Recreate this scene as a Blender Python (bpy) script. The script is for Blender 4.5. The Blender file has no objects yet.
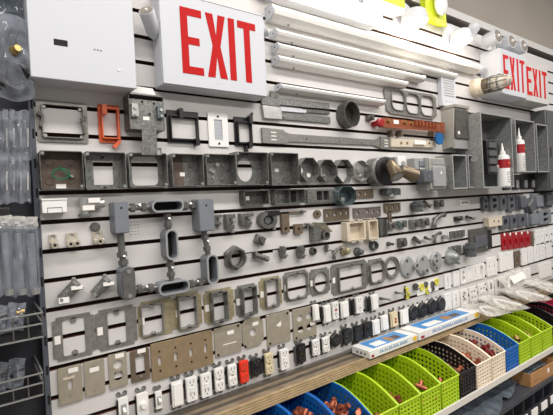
import bpy, bmesh, math, random
from mathutils import Vector, Matrix
from mathutils.geometry import tessellate_polygon
random.seed(7)
PI = math.pi
S = bpy.context.scene
COL = S.collection

# ------------------------------------------------------------------ camera, world, lights, exposure
ZO = 1.8                                   # wall datum (first groove) above the shop floor
F = 419.6
RX = (0.80728, -0.58779, -0.05285)         # camera axes: right, down, forward
RY = (-0.04854, 0.02312, -0.99855)
RZ = (0.58816, 0.80868, -0.00987)
CAM = (-0.14401, -1.23464, -0.28733)
cam = bpy.data.cameras.new('camera'); co = bpy.data.objects.new('camera', cam); COL.objects.link(co)
cam.sensor_width = 36; cam.lens = F / 553 * 36; cam.clip_start = .02
m = Matrix(((RX[0], -RY[0], -RZ[0]), (RX[1], -RY[1], -RZ[1]), (RX[2], -RY[2], -RZ[2])))
co.matrix_world = Matrix.Translation((CAM[0], CAM[1], CAM[2] + ZO)) @ m.to_4x4()
S.camera = co
S.view_settings.view_transform = 'Standard'; S.view_settings.look = 'None'
S.view_settings.gamma = 1; S.view_settings.use_curve_mapping = False
S.view_settings.exposure = 0.1
w = bpy.data.worlds.new('shop_ambient'); S.world = w; w.use_nodes = True
w.node_tree.nodes['Background'].inputs[0].default_value = (1, .985, .96, 1)
w.node_tree.nodes['Background'].inputs[1].default_value = 0.27
def area(name, loc, rot, sx, sy, power, color=(1, 1, 1)):
    l = bpy.data.lights.new(name, 'AREA'); l.shape = 'RECTANGLE'; l.size = sx; l.size_y = sy
    l.energy = power; l.color = color
    o = bpy.data.objects.new(name, l); o.location = loc; o.rotation_euler = rot; COL.objects.link(o); return o
# rows of ceiling fluorescents over the aisle, parallel to the display wall
for i, x in enumerate((-.9, 1.0, 2.9)):
    area('ceiling_tube_light', (x, -1.25, 3.2), (0, 0, 0), 1.6, .25, 31, (1, .962, .93))
    area('ceiling_tube_light', (x, -3.0, 3.2), (0, 0, 0), 1.6, .25, 39, (1, .955, .915))

# ------------------------------------------------------------------ helpers
def lin(c): return tuple(((x / 255) / 12.92 if x / 255 <= .04045 else ((x / 255 + .055) / 1.055) ** 2.4) for x in c)
def mat(name, rgb, rough=.5, metal=0., var=0., scale=60, bump=0., emit=0., spec=.5, vor=False):
    m = bpy.data.materials.new(name); m.use_nodes = True; nt = m.node_tree; b = nt.nodes['Principled BSDF']
    c = lin(rgb); b.inputs['Base Color'].default_value = (*c, 1)
    b.inputs['Roughness'].default_value = rough; b.inputs['Metallic'].default_value = metal
    b.inputs['Specular IOR Level'].default_value = spec
    if var or bump:
        tc = nt.nodes.new('ShaderNodeTexCoord')
        n = nt.nodes.new('ShaderNodeTexVoronoi' if vor else 'ShaderNodeTexNoise'); n.inputs['Scale'].default_value = scale
        nt.links.new(tc.outputs['Object'], n.inputs['Vector'])
        src = n.outputs['Color'] if vor else n.outputs[0]
        if var:
            if vor:
                bw = nt.nodes.new('ShaderNodeRGBToBW'); nt.links.new(src, bw.inputs[0]); fac = bw.outputs[0]
            else: fac = src
            r = nt.nodes.new('ShaderNodeValToRGB'); nt.links.new(fac, r.inputs[0])
            r.color_ramp.elements[0].position = .3; r.color_ramp.elements[1].position = .7
            r.color_ramp.elements[0].color = (*[x * (1 - var) for x in c], 1)
            r.color_ramp.elements[1].color = (*[min(1, x * (1 + var)) for x in c], 1)
            nt.links.new(r.outputs[0], b.inputs['Base Color'])
        if bump:
            bp = nt.nodes.new('ShaderNodeBump'); bp.inputs['Strength'].default_value = bump; bp.inputs['Distance'].default_value = .002
            nt.links.new(n.outputs[0], bp.inputs['Height']); nt.links.new(bp.outputs[0], b.inputs['Normal'])
    if emit:
        b.inputs['Emission Color'].default_value = (*c, 1); b.inputs['Emission Strength'].default_value = emit
    return m
def clearmat(name, rgb, fac, rough=.12, scale=25):
    m = bpy.data.materials.new(name); m.use_nodes = True; nt = m.node_tree; b = nt.nodes['Principled BSDF']
    b.inputs['Base Color'].default_value = (*lin(rgb), 1); b.inputs['Roughness'].default_value = rough
    t = nt.nodes.new('ShaderNodeBsdfTransparent'); mx = nt.nodes.new('ShaderNodeMixShader')
    n = nt.nodes.new('ShaderNodeTexNoise'); n.inputs['Scale'].default_value = scale
    tc = nt.nodes.new('ShaderNodeTexCoord'); nt.links.new(tc.outputs['Object'], n.inputs['Vector'])
    r = nt.nodes.new('ShaderNodeMapRange'); r.inputs[1].default_value = .3; r.inputs[2].default_value = .7
    r.inputs[3].default_value = fac * .5; r.inputs[4].default_value = min(1, fac * 1.5)
    nt.links.new(n.outputs[0], r.inputs[0]); nt.links.new(r.outputs[0], mx.inputs[0])
    nt.links.new(t.outputs[0], mx.inputs[1]); nt.links.new(b.outputs[0], mx.inputs[2])
    nt.links.new(mx.outputs[0], nt.nodes['Material Output'].inputs[0])
    return m
M = dict(rawedge=mat('raw_fibreboard_edge', (104, 66, 46), .8), nickel=mat('tarnished_nickel', (196, 188, 172), .4, .45, .1, 60), 
    slat=mat('white_laminate', (205, 202, 199), .45, 0, .03, 6), groove=mat('brown_fibreboard', (66, 42, 32), .8),
    lgalv=mat('bright_galvanised_sheet', (150, 152, 150), .4, .45, .16, 170, .1, vor=True), sbox=mat('silver_grey_enamel', (156, 154, 147), .42, .1, .06, 40), galv=mat('galvanised_steel', (120, 120, 116), .38, .5, .22, 170, .1, vor=True), dgalv=mat('dull_galvanised_steel', (98, 96, 91), .4, .45, .2, 170, .1, vor=True),
    brown=mat('brown_oxidised_steel', (98, 84, 74), .6, .2, .2, 50), steel=mat('bright_zinc_steel', (190, 190, 186), .3, .8, .1, 60),
    stain=mat('stainless_steel', (176, 167, 149), .38, .45, .08, 40), bronze=mat('tan_stainless_steel', (156, 136, 106), .4, .4, .08, 40),
    ring=mat('grey_zinc_steel', (142, 140, 134), .38, .55, .16, 90, .1), yring=mat('yellow_zinc_steel', (168, 157, 126), .42, .4, .2, 60),
    strip=mat('brown_steel_strip', (112, 98, 82), .5, .3, .15, 60), pstrip=mat('purple_grey_strip', (122, 112, 110), .5, .3, .15, 60),
    grey=mat('grey_enamel', (118, 122, 128), .4, 0, .05, 30), lgrey=mat('pale_grey_enamel', (150, 151, 150), .4, 0, .05, 30), dgrey=mat('dark_grey_enamel', (84, 86, 86), .45, 0, .08, 30),
    gcov=mat('grey_weatherproof_cover', (88, 90, 95), .5, .1, .1, 40), gray2=mat('grey_cast_metal', (112, 111, 108), .35, .5, .15, 60, .2),
    black=mat('black_plastic', (26, 25, 26), .4), dark=mat('dark_opening', (18, 16, 16), .8), red=mat('red_plastic', (154, 16, 28), .4), orange=mat('orange_plastic', (210, 94, 52), .45),
    rorange=mat('orange_red_plastic', (226, 58, 36), .4), green=mat('green_wire', (20, 110, 80), .4), ivory=mat('ivory_plastic', (214, 200, 166), .4),
    white=mat('white_plastic', (232, 230, 226), .35), wmetal=mat('white_enamel', (200, 202, 207), .4), beige=mat('beige_plastic', (205, 192, 172), .5),
    copper=mat('copper', (158, 88, 62), .35, .5, .35, 50), maroon=mat('dark_red_plastic', (110, 26, 24), .4), cbar=mat('copper_bar', (172, 102, 72), .35, .6, .15, 50), brass=mat('brass', (164, 136, 82), .35, .7, .1, 40),
    blue=mat('blue_disc_plastic', (20, 92, 150), .4), bbin=mat('blue_basket_plastic', (22, 98, 176), .4), lbin=mat('lime_basket_plastic', (168, 200, 24), .4),
    kbin=mat('black_basket_plastic', (24, 20, 22), .4), wbin=mat('cream_basket_plastic', (236, 220, 196), .45), pbin=mat('pink_basket_plastic', (196, 26, 70), .4),
    exitred=mat('exit_red', (184, 8, 8), .6, spec=.2), exitpale=mat('faded_exit_red', (196, 30, 36), .6, spec=.2), pale=mat('grey_white_enamel', (196, 194, 190), .5),
    hivis=mat('lime_yellow_card', (206, 222, 30), .5), card=mat('cardboard', (168, 124, 78), .8, 0, .08, 20), shelf=mat('tan_shelf_metal', (150, 134, 114), .4, .3, .22, 14),
    yrail=mat('yellow_price_strip', (178, 156, 118), .4, .15, .15, 25), rail=mat('grey_rail_metal', (112, 106, 98), .35, .6), lip=mat('white_shelf_lip', (214, 208, 198), .45),
    dshelf=mat('dark_grey_shelf', (58, 60, 66), .5, 0, .1, 15), wall=mat('grey_beige_paint', (150, 142, 132), .8, 0, .04, 3), floor=mat('grey_vinyl_floor', (130, 126, 120), .5, 0, .1, 5),
    bay=mat('dark_back_panel', (48, 50, 56), .7, 0, .1, 6), upright=mat('grey_upright_steel', (92, 97, 106), .4, .3), label=mat('white_sticker', (236, 232, 226), .6),
    printblue=mat('blue_print', (78, 142, 200), .5), printyel=mat('yellow_print', (232, 190, 60), .5), text=mat('grey_print', (110, 112, 116), .6), ylw=mat('yellow_plastic', (214, 206, 70), .5),
    lens=mat('lamp_lens', (150, 142, 132), .2, .3), teal=mat('teal_tinted_zinc', (104, 118, 119), .35, .5, .25, 60, vor=True), lit=mat('added_white_glow', (255, 248, 236), .5, emit=9.0),  # white glow is added brightness for the front of the big white box
    litlamp=mat('lit_lamp_face', (255, 244, 226), .5, emit=9.0), bin2=mat('black_compartment_plastic', (34, 34, 38), .5), cap=mat('brushed_bronze_metal', (112, 98, 80), .28, .6), liquid=mat('white_bottle_plastic', (226, 224, 220), .4),
    clear=clearmat('clear_plastic_film', (168, 174, 184), .3, .05), clear2=clearmat('cloudy_plastic_film', (232, 228, 220), .34), glass=clearmat('frosted_glass', (240, 230, 212), .4), bagdark=clearmat('grey_plastic_bag', (90, 98, 106), .8),
)
def ray(u, v):
    x, y = (u - 276.5) / F, (v - 207.5) / F
    return [x * RX[i] + y * RY[i] + RZ[i] for i in range(3)]
def at(u, v, d=0.):                        # a photo point -> X, Z on the plane d metres out from the display wall
    r = ray(u, v); t = (-d - CAM[1]) / r[1]
    return CAM[0] + t * r[0], CAM[2] + t * r[2]
def scale(u, v, d=0.):                     # metres per photo pixel along the wall and up it
    X, Z = at(u, v, d)
    def pr(X, Z):
        q = (X - CAM[0], -d - CAM[1], Z - CAM[2]); c = [sum(a * b for a, b in zip(q, r)) for r in (RX, RY, RZ)]
        return 276.5 + F * c[0] / c[2], 207.5 + F * c[1] / c[2]
    a, b, c = pr(X, Z), pr(X + .01, Z), pr(X, Z + .01)
    return .01 / (b[0] - a[0]), .01 / (a[1] - c[1])
class B:
    def __init__(s): s.v = []; s.f = []; s.p = []
    def add(s, vs, fs):
        o = len(s.v); s.p.append((o, len(s.f))); s.v += [tuple(x) for x in vs]; s.f += [tuple(i + o for i in f) for f in fs]; return s
    def box(s, x0, x1, y0, y1, z0, z1):
        vs = [(x, y, z) for x in (x0, x1) for y in (y0, y1) for z in (z0, z1)]
        return s.add(vs, [(0, 1, 3, 2), (4, 6, 7, 5), (0, 4, 5, 1), (2, 3, 7, 6), (0, 2, 6, 4), (1, 5, 7, 3)])
    def prism(s, poly, y0, y1, holes=()):   # outline in x,z pushed through y0..y1, with holes
        loops = [poly] + list(holes); flat = [p for l in loops for p in l]; n = len(flat)
        tris = tessellate_polygon([[Vector((p[0], p[1], 0)) for p in l] for l in loops])
        vs = [(p[0], y0, p[1]) for p in flat] + [(p[0], y1, p[1]) for p in flat]
        fs = [tuple(t) for t in tris] + [tuple(i + n for i in t) for t in tris]
        o = 0
        for l in loops:
            k = len(l)
            for i in range(k): a, b = o + i, o + (i + 1) % k; fs.append((a, b, b + n, a + n))
            o += k
        return s.add(vs, fs)
    def tube(s, pts, r, n=10, caps=True):
        pts = [Vector(p) for p in pts]; rs = r if isinstance(r, (list, tuple)) else [r] * len(pts)
        vs = []; prev = None
        for i, p in enumerate(pts):
            t = (pts[min(i + 1, len(pts) - 1)] - pts[max(i - 1, 0)])
            if t.length < 1e-9: t = Vector((0, -1, 0)) if prev is None else prev[2]
            t = t.normalized()
            a = Vector((0, 0, 1)) if prev is None and abs(t.z) < .9 else (Vector((1, 0, 0)) if prev is None else prev[0])
            a = (a - t * a.dot(t)).normalized(); b = t.cross(a); prev = (a, b, t)
            for k in range(n):
                q = 2 * PI * k / n; vs.append(p + (a * math.cos(q) + b * math.sin(q)) * rs[i])
        fs = []
        for i in range(len(pts) - 1):
            for k in range(n): fs.append((i * n + k, i * n + (k + 1) % n, (i + 1) * n + (k + 1) % n, (i + 1) * n + k))
        if caps: fs += [tuple(range(n)), tuple((len(pts) - 1) * n + k for k in range(n))]
        return s.add(vs, fs)
    def cyl(s, c, ax, r, h, n=14, r1=None):
        c = Vector(c); ax = Vector(ax).normalized()
        return s.tube([c, c + ax * h], [r, r if r1 is None else r1], n)
    def lathe(s, c, ax, prof, n=16):        # prof: (along, radius) from c
        c = Vector(c); ax = Vector(ax).normalized()
        a = Vector((0, 0, 1)) if abs(ax.z) < .9 else Vector((1, 0, 0)); a = (a - ax * a.dot(ax)).normalized(); b = ax.cross(a)
        vs = [c + ax * h + (a * math.cos(2 * PI * k / n) + b * math.sin(2 * PI * k / n)) * r for h, r in prof for k in range(n)]
        fs = [(i * n + k, i * n + (k + 1) % n, (i + 1) * n + (k + 1) % n, (i + 1) * n + k) for i in range(len(prof) - 1) for k in range(n)]
        fs += [tuple(range(n)), tuple((len(prof) - 1) * n + k for k in range(n))]
        return s.add(vs, fs)
    def ball(s, c, r, n=10, m=6, sc=(1, 1, 1)):
        prof = [(-math.cos(PI * i / m), max(1e-4, math.sin(PI * i / m))) for i in range(m + 1)]
        vs = [(c[0] + r * sc[0] * q * math.cos(2 * PI * k / n), c[1] + r * sc[1] * q * math.sin(2 * PI * k / n), c[2] + r * sc[2] * h) for h, q in prof for k in range(n)]
        fs = [(i * n + k, i * n + (k + 1) % n, (i + 1) * n + (k + 1) % n, (i + 1) * n + k) for i in range(m) for k in range(n)]
        return s.add(vs, fs)
    def xf(s, M): s.v = [tuple(M @ Vector(p)) for p in s.v]; return s
def rrect(w, h, r=0., n=3, cx=0., cz=0.):
    if r <= 0: return [(cx - w / 2, cz - h / 2), (cx + w / 2, cz - h / 2), (cx + w / 2, cz + h / 2), (cx - w / 2, cz + h / 2)]
    r = min(r, w / 2 - 1e-5, h / 2 - 1e-5); out = []
    for sx, sz, a0 in ((1, -1, -PI / 2), (1, 1, 0), (-1, 1, PI / 2), (-1, -1, PI)):
        for i in range(n + 1):
            a = a0 + PI / 2 * i / n; out.append((cx + sx * (w / 2 - r) + r * math.cos(a), cz + sz * (h / 2 - r) + r * math.sin(a)))
    return out
def circ(r, n=20, cx=0., cz=0., rz=None, a0=0.):
    return [(cx + r * math.cos(a0 + 2 * PI * i / n), cz + (rz or r) * math.sin(a0 + 2 * PI * i / n)) for i in range(n)]
def octo(w, h, c=.29): return [(-w/2 + c*w, -h/2), (w/2 - c*w, -h/2), (w/2, -h/2 + c*h), (w/2, h/2 - c*h), (w/2 - c*w, h/2), (-w/2 + c*w, h/2), (-w/2, h/2 - c*h), (-w/2, -h/2 + c*h)]
def shrink(poly, k): return [(x * k[0], z * k[1]) for x, z in poly]
SINGLE = {'screw', 'cover_screw', 'ring_screw', 'saddle_screw', 'mounting_hole', 'ground_screw', 'cover_hole', 'side_knockout', 'slot', 'punched_slot', 'louvre', 'bar_slot', 'terminal_block', 'inner_screw', 'clamp_screw', 'red_mark'}
def link(name, b, m, parent=None, bevel=0., smooth=True):
    if name in SINGLE and len(b.p) > 1:          # each screw, slot or louvre an object of its own
        ends = b.p[1:] + [(len(b.v), len(b.f))]
        for (v0, f0), (v1, f1) in zip(b.p, ends):
            c = B(); c.v = b.v[v0:v1]; c.f = [tuple(i - v0 for i in f) for f in b.f[f0:f1]]; c.p = [(0, 0)]; o = link(name, c, m, parent, bevel, smooth)
        return o
    me = bpy.data.meshes.new(name); me.from_pydata([tuple(v) for v in b.v], [], b.f)
    bm = bmesh.new(); bm.from_mesh(me); bmesh.ops.recalc_face_normals(bm, faces=bm.faces); bm.to_mesh(me); bm.free()
    me.materials.append(M[m] if isinstance(m, str) else m)
    if smooth:
        me.polygons.foreach_set('use_smooth', [True] * len(me.polygons)); me.set_sharp_from_angle(angle=.6)
    o = bpy.data.objects.new(name, me); COL.objects.link(o)
    if parent: o.parent = parent
    if bevel:
        md = o.modifiers.new('bevel', 'BEVEL'); md.width = bevel; md.segments = 2; md.limit_method = 'ANGLE'
    return o
def tag(o, label, cat, group=None):
    o['label'] = label; o['category'] = cat
    if group: o['group'] = group
    return o
def thing(name, label, cat, X, Z, group=None, d=0.):
    o = bpy.data.objects.new(name, None); o.empty_display_size = .02; COL.objects.link(o); o.location = (X, -d, Z + ZO)
    return tag(o, label, cat, group)
def struct(name, b, m, parent=None):
    o = link(name, b, m, parent, smooth=False)
    if not parent: o['kind'] = 'structure'
    return o
def clone(root, loc, label=None, group=None, rot=None):
    def cp(o, par):
        c = o.copy(); COL.objects.link(c)
        if par: c.parent = par
        for ch in o.children: cp(ch, c)
        return c
    c = cp(root, None); c.location = loc
    if label: c['label'] = label
    if group: c['group'] = group
    if rot is not None: c.rotation_euler = rot
    return c
def put(name, label, cat, u, v, pw, ph, d=0., group=None):   # -> root at the wall behind the item, w, h in metres
    X, Z = at(u, v, d); sx, sz = scale(u, v, d)
    return thing(name, label, cat, X, Z, group), pw * sx, ph * sz
EPS = -.0004

# ------------------------------------------------------------------ setting
XR = 4.6
wb = struct('wall_back', B().box(0, XR, .02, .06, -.93 + ZO, .615 + ZO), 'groove')
P = .0762; G = .0058
def slat(z0, z1):
    b = B(); pf = [(0, z0 + G), (0, z1 - G), (.007, z1 - G), (.007, z1 - G - .004), (.02, z1 - G - .004), (.02, z0 + G + .004), (.007, z0 + G + .004), (.007, z0 + G)]
    vs = [(x, y, z + ZO) for x in (0, XR) for y, z in pf]; n = len(pf)
    b.add(vs, [tuple(range(n)), tuple(range(n, 2 * n))] + [(i, (i + 1) % n, (i + 1) % n + n, i + n) for i in range(n)])
    o = struct('slat_board', b, 'slat', wb); o.data.materials.append(M['rawedge'])
    for p in o.data.polygons: p.material_index = 0 if p.normal.y < -.9 and p.center.y < .003 else 1
for k in range(-8, 12): slat(-(k + 1) * P if k < 11 else -.912, -k * P if k > -8 else .619)
struct('trim_upright', B().box(-.013, -.001, -.004, .06, -1.25 + ZO, .9 + ZO), 'upright')
up = B()
for k in range(-8, 13): up.box(-.008, -.003, -.0048, -.0035, -k * P - .012 + ZO, -k * P + .012 + ZO)
struct('trim_slots', up, 'dark')
struct('wall_left_bay', B().box(-.9, -.0135, .03, .06, -1.6 + ZO, .9 + ZO), 'bay')
struct('wall_rear', B().box(-3, 7, .45, .5, 0, 3.4), 'wall')
bh = struct('trim_bulkhead', B().box(.3, 7, .0, .449, .66 + ZO, .70 + ZO), 'pale')
struct('trim_dark_band', B().box(.3, 7, .14, .44, .5 + ZO, .659 + ZO), 'bay')
struct('wall_bulkhead', B().box(-3, 7, .05, .449, .701 + ZO, 3.3), 'wall')
struct('floor', B().box(-4, 7, -5, .6, -.05, 0), 'floor')

# ------------------------------------------------------------------ ledge, basket shelf, lower deck
led = thing('display_ledge', 'narrow tan metal ledge with yellow price strip under the slat wall', 'shelf', 0, -.925)
link('ledge_plate', B().box(0, XR, -.10, .02, -.008, .012), 'shelf', led)
link('back_rail', B().box(0, XR, -.022, -.003, .012, .022).box(0, XR, -.06, -.05, .012, .017), 'rail', led)
fr = B()
for i in range(5): fr.box(0, XR, -.132 + i * .006, -.096, -.006 + i * .0048, -.0016 + i * .0048)
link('price_strip', fr, 'yrail', led)
fd = B()
for i in range(4): fd.box(0, XR, -.128 + i * .006, -.0965, -.0016 + i * .0048, -.0008 + i * .0048)
link('strip_groove', fd, 'brown', led)
link('strip_channel', B().box(0, XR, -.106, -.0961, -.004, .0165), 'shelf', led)
bs = thing('basket_shelf', 'lower metal shelf with white front lip carrying the plastic baskets', 'shelf', 0, -1.105)
link('shelf_panel', B().box(0, XR, -.318, .45, 0, .012), 'dshelf', bs)
link('front_lip', B().box(0, XR, -.326, -.318, -.004, .02), 'lip', bs)
bb = struct('wall_lower_back', B().box(0, XR, .02, .06, 0, .868), 'bay')
dk = thing('lower_deck', 'dark grey metal deck below the basket shelf', 'shelf', 0, -1.21)
link('deck_panel', B().box(.0, XR, -.355, .02, 0, .015), 'dshelf', dk)
link('deck_lip', B().box(0, XR, -.362, -.355, .0, .016), 'dshelf', dk)
rk = thing('compartment_rack', 'black rack of upright compartments with white price tags under the deck', 'rack', 0, -1.496)
link('rack_back', B().box(0, XR, -.1, -.09, 0, .284), 'bin2', rk); link('rack_base', B().box(0, XR, -.36, -.1, 0, .012), 'bin2', rk)
link('tag_rail', B().box(0, XR, -.372, -.362, .19, .235), 'bin2', rk)
x = 1.3; i = 0
while x < 2.9:
    if i == 0: dv = link('divider', B().box(-.003, .003, -.352, -.1, .012, .284), 'dshelf', rk); dv0 = dv
    else: dv = dv0.copy(); COL.objects.link(dv)
    dv.location.x = x
    if i == 0: tg = link('price_tag', B().box(-.03, .03, -.375, -.372, .195, .23), 'label', rk); tg0 = tg
    else: tg = tg0.copy(); COL.objects.link(tg)
    tg.location.x = x + .05; x += .1; i += 1

# ------------------------------------------------------------------ steel boxes
def ebox(name, label, u, v, pw, ph, d, outline='sq', hole=None, m='galv', inner=None, kos=(), group=None, cat='box', t=.0022, tabs=True, screws=True, r=.006, bk=None):
    T, w, h = put(name, label, cat, u, v, pw, ph, d, group)
    if outline == 'sq': o = rrect(w, h, r); i = rrect(w - 2*t, h - 2*t, max(0, r - t)); 
    elif outline == 'oct': o = octo(w, h); i = shrink(o, (1 - 2*t/w, 1 - 2*t/h))
    else: o = circ(w/2, 28, rz=h/2); i = circ(w/2 - t, 28, rz=h/2 - t)
    b = B().prism(o, EPS, -d, [i]); link('side_wall', b, m, T)
    if hole != 'open':
        link('back_plate', B().prism(i, EPS, -.0016, [hole] if hole else []), bk or m, T)
    if screws:
        for s in ((-1, 1), (1, -1)):
            e = B().cyl((s[0]*(w/2 - .007), -d*.86, s[1]*(h/2 - .007)), (0, -1, 0), .006, d*.12, 8)
            ear = link('screw_ear', e, m, T); link('screw', B().cyl((s[0]*(w/2 - .007), -d*.98, s[1]*(h/2 - .007)), (0, -1, 0), .0035, .002, 8), 'steel', ear)
    for kx, kz, kr in kos:
        link('knockout', B().lathe((kx*w, -.0012, kz*h), (0, -1, 0), [(0, kr), (.0024, kr), (.0024, kr*.86), (.0012, kr*.8), (.0012, kr*.3)], 16), inner or m, T)
    if tabs:                                # knockouts stamped in the left side
        link('side_knockout', B().cyl((-w/2 + .0006, -d*.5, h*.18), (-1, 0, 0), min(.011, d*.32), .0016, 12).cyl((-w/2 + .0006, -d*.5, -h*.22), (-1, 0, 0), min(.011, d*.32), .0016, 12), m, T)
    return T, w, h
KO4 = ((-.25, .25, .011), (.25, .25, .011), (-.25, -.25, .011), (.25, -.25, .009))
T, w, h = ebox('square_box', 'square steel box with brown inside and coiled green ground wire', 62.5, 170, 43.5, 38.5, .036, m='dgalv', bk='brown', inner='brown', kos=KO4)
link('ground_wire', B().tube([(.018*math.cos(a)*1.15, -.012 - .002*math.sin(3*a), -.008 + .014*math.sin(a)) for a in [i*2*PI/20 for i in range(21)]], .0017, 6), 'green', T)
link('wire_tail', B().tube([(-.005, -.012, .012), (.005, -.014, .0), (.018, -.01, -.012), (.026, -.008, -.018)], .0015, 6), 'green', T)
link('ground_screw', B().cyl((.026, -.0016, -.014), (0, -1, 0), .005, .006, 8), 'steel', T); link('sticker', B().box(-.012, .012, -.0028, -.0017, -.046, -.034), 'label', T)
T, w, h = ebox('square_box', 'square steel box with rectangular hole cut in its back, next to the green wire box', 106.5, 170.5, 41, 37.5, .036, hole=rrect(.052, .066, .002, cz=-.004), m='galv', tabs=True)
link('mounting_hole', B().cyl((0, -.0016, .04), (0, -1, 0), .004, .001, 8).cyl((.002, -.0016, -.045), (0, -1, 0), .004, .001, 8), 'dark', T)
ebox('extension_ring', 'square steel extension ring open to the wall with rounded corners', 149, 170, 38.5, 34.5, .036, hole=rrect(.078, .085, .014), m='galv')
T, w, h = ebox('two_gang_box', 'square box with brown left half and galvanised right half inside', 188.5, 170, 31.5, 32.5, .042, m='galv', r=.002, kos=((-.3, .3, .009), (-.1, .3, .009), (-.3, -.35, .008), (.25, .2, .01)), inner='dgalv')
link('brown_half', B().box(-w/2 + .003, 0, -.003, -.0017, -h/2 + .003, h/2 - .003), 'brown', T); link('sticker', B().box(-.012, .004, -.0042, -.0031, -.016, -.004), 'label', T)
T, w, h = ebox('square_box', 'square box with tilted clamp plate and screws on its back', 222, 169.5, 30, 31, .045, m='galv', r=.002, kos=((.2, -.25, .011), (.25, .2, .008)))
link('clamp_plate', B().box(-.011, .011, -.005, -.0016, -.006, .006).xf(Matrix.Translation((-.014, 0, .0)) @ Matrix.Rotation(.5, 4, 'Y')), 'steel', T)
link('ground_screw', B().cyl((.004, -.0016, .02), (0, -1, 0), .007, .006, 10).cyl((-.012, -.0016, -.022), (0, -1, 0), .004, .004, 8), 'steel', T)
T, w, h = ebox('square_box', 'square box with large round hole through its back', 253, 168.5, 31.5, 33, .045, hole=circ(.031, 24, -.006, 0, .041), m='galv', r=.002)
T, w, h = ebox('square_box', 'deep plain square box left of the octagon boxes', 285.5, 169, 27.5, 32.5, .05, m='galv', r=.002, kos=((-.25, .3, .009), (.25, .3, .009), (-.25, -.3, .009), (.28, -.3, .009)))
link('sticker', B().box(-.012, .004, -.0028, -.0017, -.006, .006), 'label', T)
ebox('octagon_box', 'leftmost octagon steel box with a pale round knockout', 310, 169.5, 18.5, 24, .036, 'oct', m='galv', inner='label', kos=((-.2, .0, .011), (.22, -.2, .009)), screws=False)
T, w, h = ebox('octagon_box', 'octagon steel box with bright cable clamp inside', 328.5, 170.5, 17, 22, .036, 'oct', m='galv', screws=False)
link('cable_clamp', B().box(-.02, .006, -.012, -.0016, -.02, -.012).box(-.02, -.014, -.014, -.0016, -.02, .012), 'steel', T)
ebox('octagon_ring', 'octagon extension ring with the slat groove showing through', 345.5, 171, 16, 23, .036, 'oct', hole='open', m='galv', screws=False)
T, w, h = ebox('round_pan_box', 'shiny shallow round pan box right of the octagon ring', 362, 171, 15.5, 21.5, .02, 'round', m='steel', screws=False, kos=((-.2, .2, .01), (.2, -.2, .01)), tabs=False)
link('pan_clamp', B().box(-.014, .0, -.008, -.0016, -.006, .008).cyl((.01, -.0016, -.02), (0, -1, 0), .004, .006, 8), 'steel', T)
# round deep box on a strap, upper row
T, w, h = ebox('round_ceiling_box', 'deep round ceiling box above the long flat bar bracket', 352.5, 114, 15.5, 25.5, .05, 'round', m='dgalv', screws=False, tabs=False, kos=((-.2, .1, .009), (.1, -.25, .008)))
link('inner_screw', B().cyl((-.012, -.002, .004), (0, -1, 0), .004, .012, 8).cyl((.0, -.002, -.022), (0, -1, 0), .004, .012, 8), 'steel', T)
# handy boxes, next row
T, w, h = ebox('handy_box', 'low wide steel box with white print inside, right of the grey conduit frame', 257, 197.5, 24.5, 14.5, .034, m='dgalv', r=.003, kos=((.3, .1, .008),), screws=False)
link('sticker', B().box(-.026, -.012, -.0035, -.0017, -.008, .006), 'label', T)
T, w, h = ebox('divided_box', 'low wide steel box with two black openings at its right end', 290.5, 196.5, 30, 14.5, .03, m='galv', r=.003, kos=((-.3, .1, .01),), screws=False)
for dx in (.002, .026): link('black_opening', B().box(dx, dx + .021, -.004, -.0017, -h*.38, h*.4), 'dark', T)
link('partition', B().box(.0, .002, -.026, -.0017, -h/2, h/2), 'galv', T)
T, w, h = put('masonry_box', 'steel box face with two black windows left of the teal box', 'box', 322, 195.5, 28, 13, .02)
link('body', B().prism(rrect(w, h, .003), EPS, -.02, [rrect(.03, h*.7, .002, cx=-.012), rrect(.03, h*.7, .002, cx=.022)]), 'galv', T)
link('black_insert', B().box(-.027, .037, -.008, EPS, -h*.36, h*.36), 'dark', T)
T, w, h = ebox('octagon_box', 'teal tinted octagon box hanging below the octagon row', 347.5, 195.5, 18, 19, .045, 'oct', m='teal', screws=False, kos=((-.1, -.2, .008),))
link('cable_clamp', B().box(-.012, .008, -.02, -.0016, -.02, -.006), 'steel', T)
# ------------------------------------------------------------------ upper row brackets
def frame_part(T, w, h, ix, iz, t, m, name='frame', r=.006, cx=0, cz=0): return link(name, B().prism(rrect(w, h, r), EPS, -t, [rrect(ix, iz, r*.6, cx=cx, cz=cz)]), m, T)
T, w, h = put('remodel_ring', 'grey steel square ring with folding tabs, top row far left', 'ring', 63.5, 121.5, 51, 41.5, .012)
frame_part(T, w, h, w - .022, h - .022, .004, 'ring'); link('inner_collar', B().prism(rrect(w - .022, h - .022, .006), -.003, -.014, [rrect(w - .026, h - .026, .005)]), 'ring', T)
for s in (-1, 1):
    link('swing_tab', B().box(-.003, .003, -.02, -.004, -.03, 0).xf(Matrix.Translation((s*(w/2 - .014), 0, .012 if s < 0 else -.0)) @ Matrix.Rotation(.25 if s < 0 else -.1, 4, 'Y')), 'dgalv', T)
    link('bent_ear', B().box(-.012, .004, -.018, -.012, -.004, .004).xf(Matrix.Translation((s*(w/2 - .01), 0, .013)) @ Matrix.Rotation(-.6 * s, 4, 'Y')), 'dgalv', T)
    link('screw', B().cyl((s*(w/2 - .018), -.004, s*(h/2 - .017)), (0, -1, 0), .0045, .004, 8).cyl((s*(w/2 - .018), -.004, -s*(h/2 - .017)), (0, -1, 0), .004, .003, 8), 'steel', T)
T, w, h = put('low_voltage_bracket', 'orange plastic single gang bracket with a tongue at its lower right', 'bracket', 110, 123.5, 21.5, 38, .012)
frame_part(T, w, h, w - .018, h - .026, .006, 'orange', r=.004); link('inner_collar', B().prism(rrect(w - .012, h - .02, .004), -.005, -.02, [rrect(w - .018, h - .026, .003)]), 'orange', T)
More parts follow.
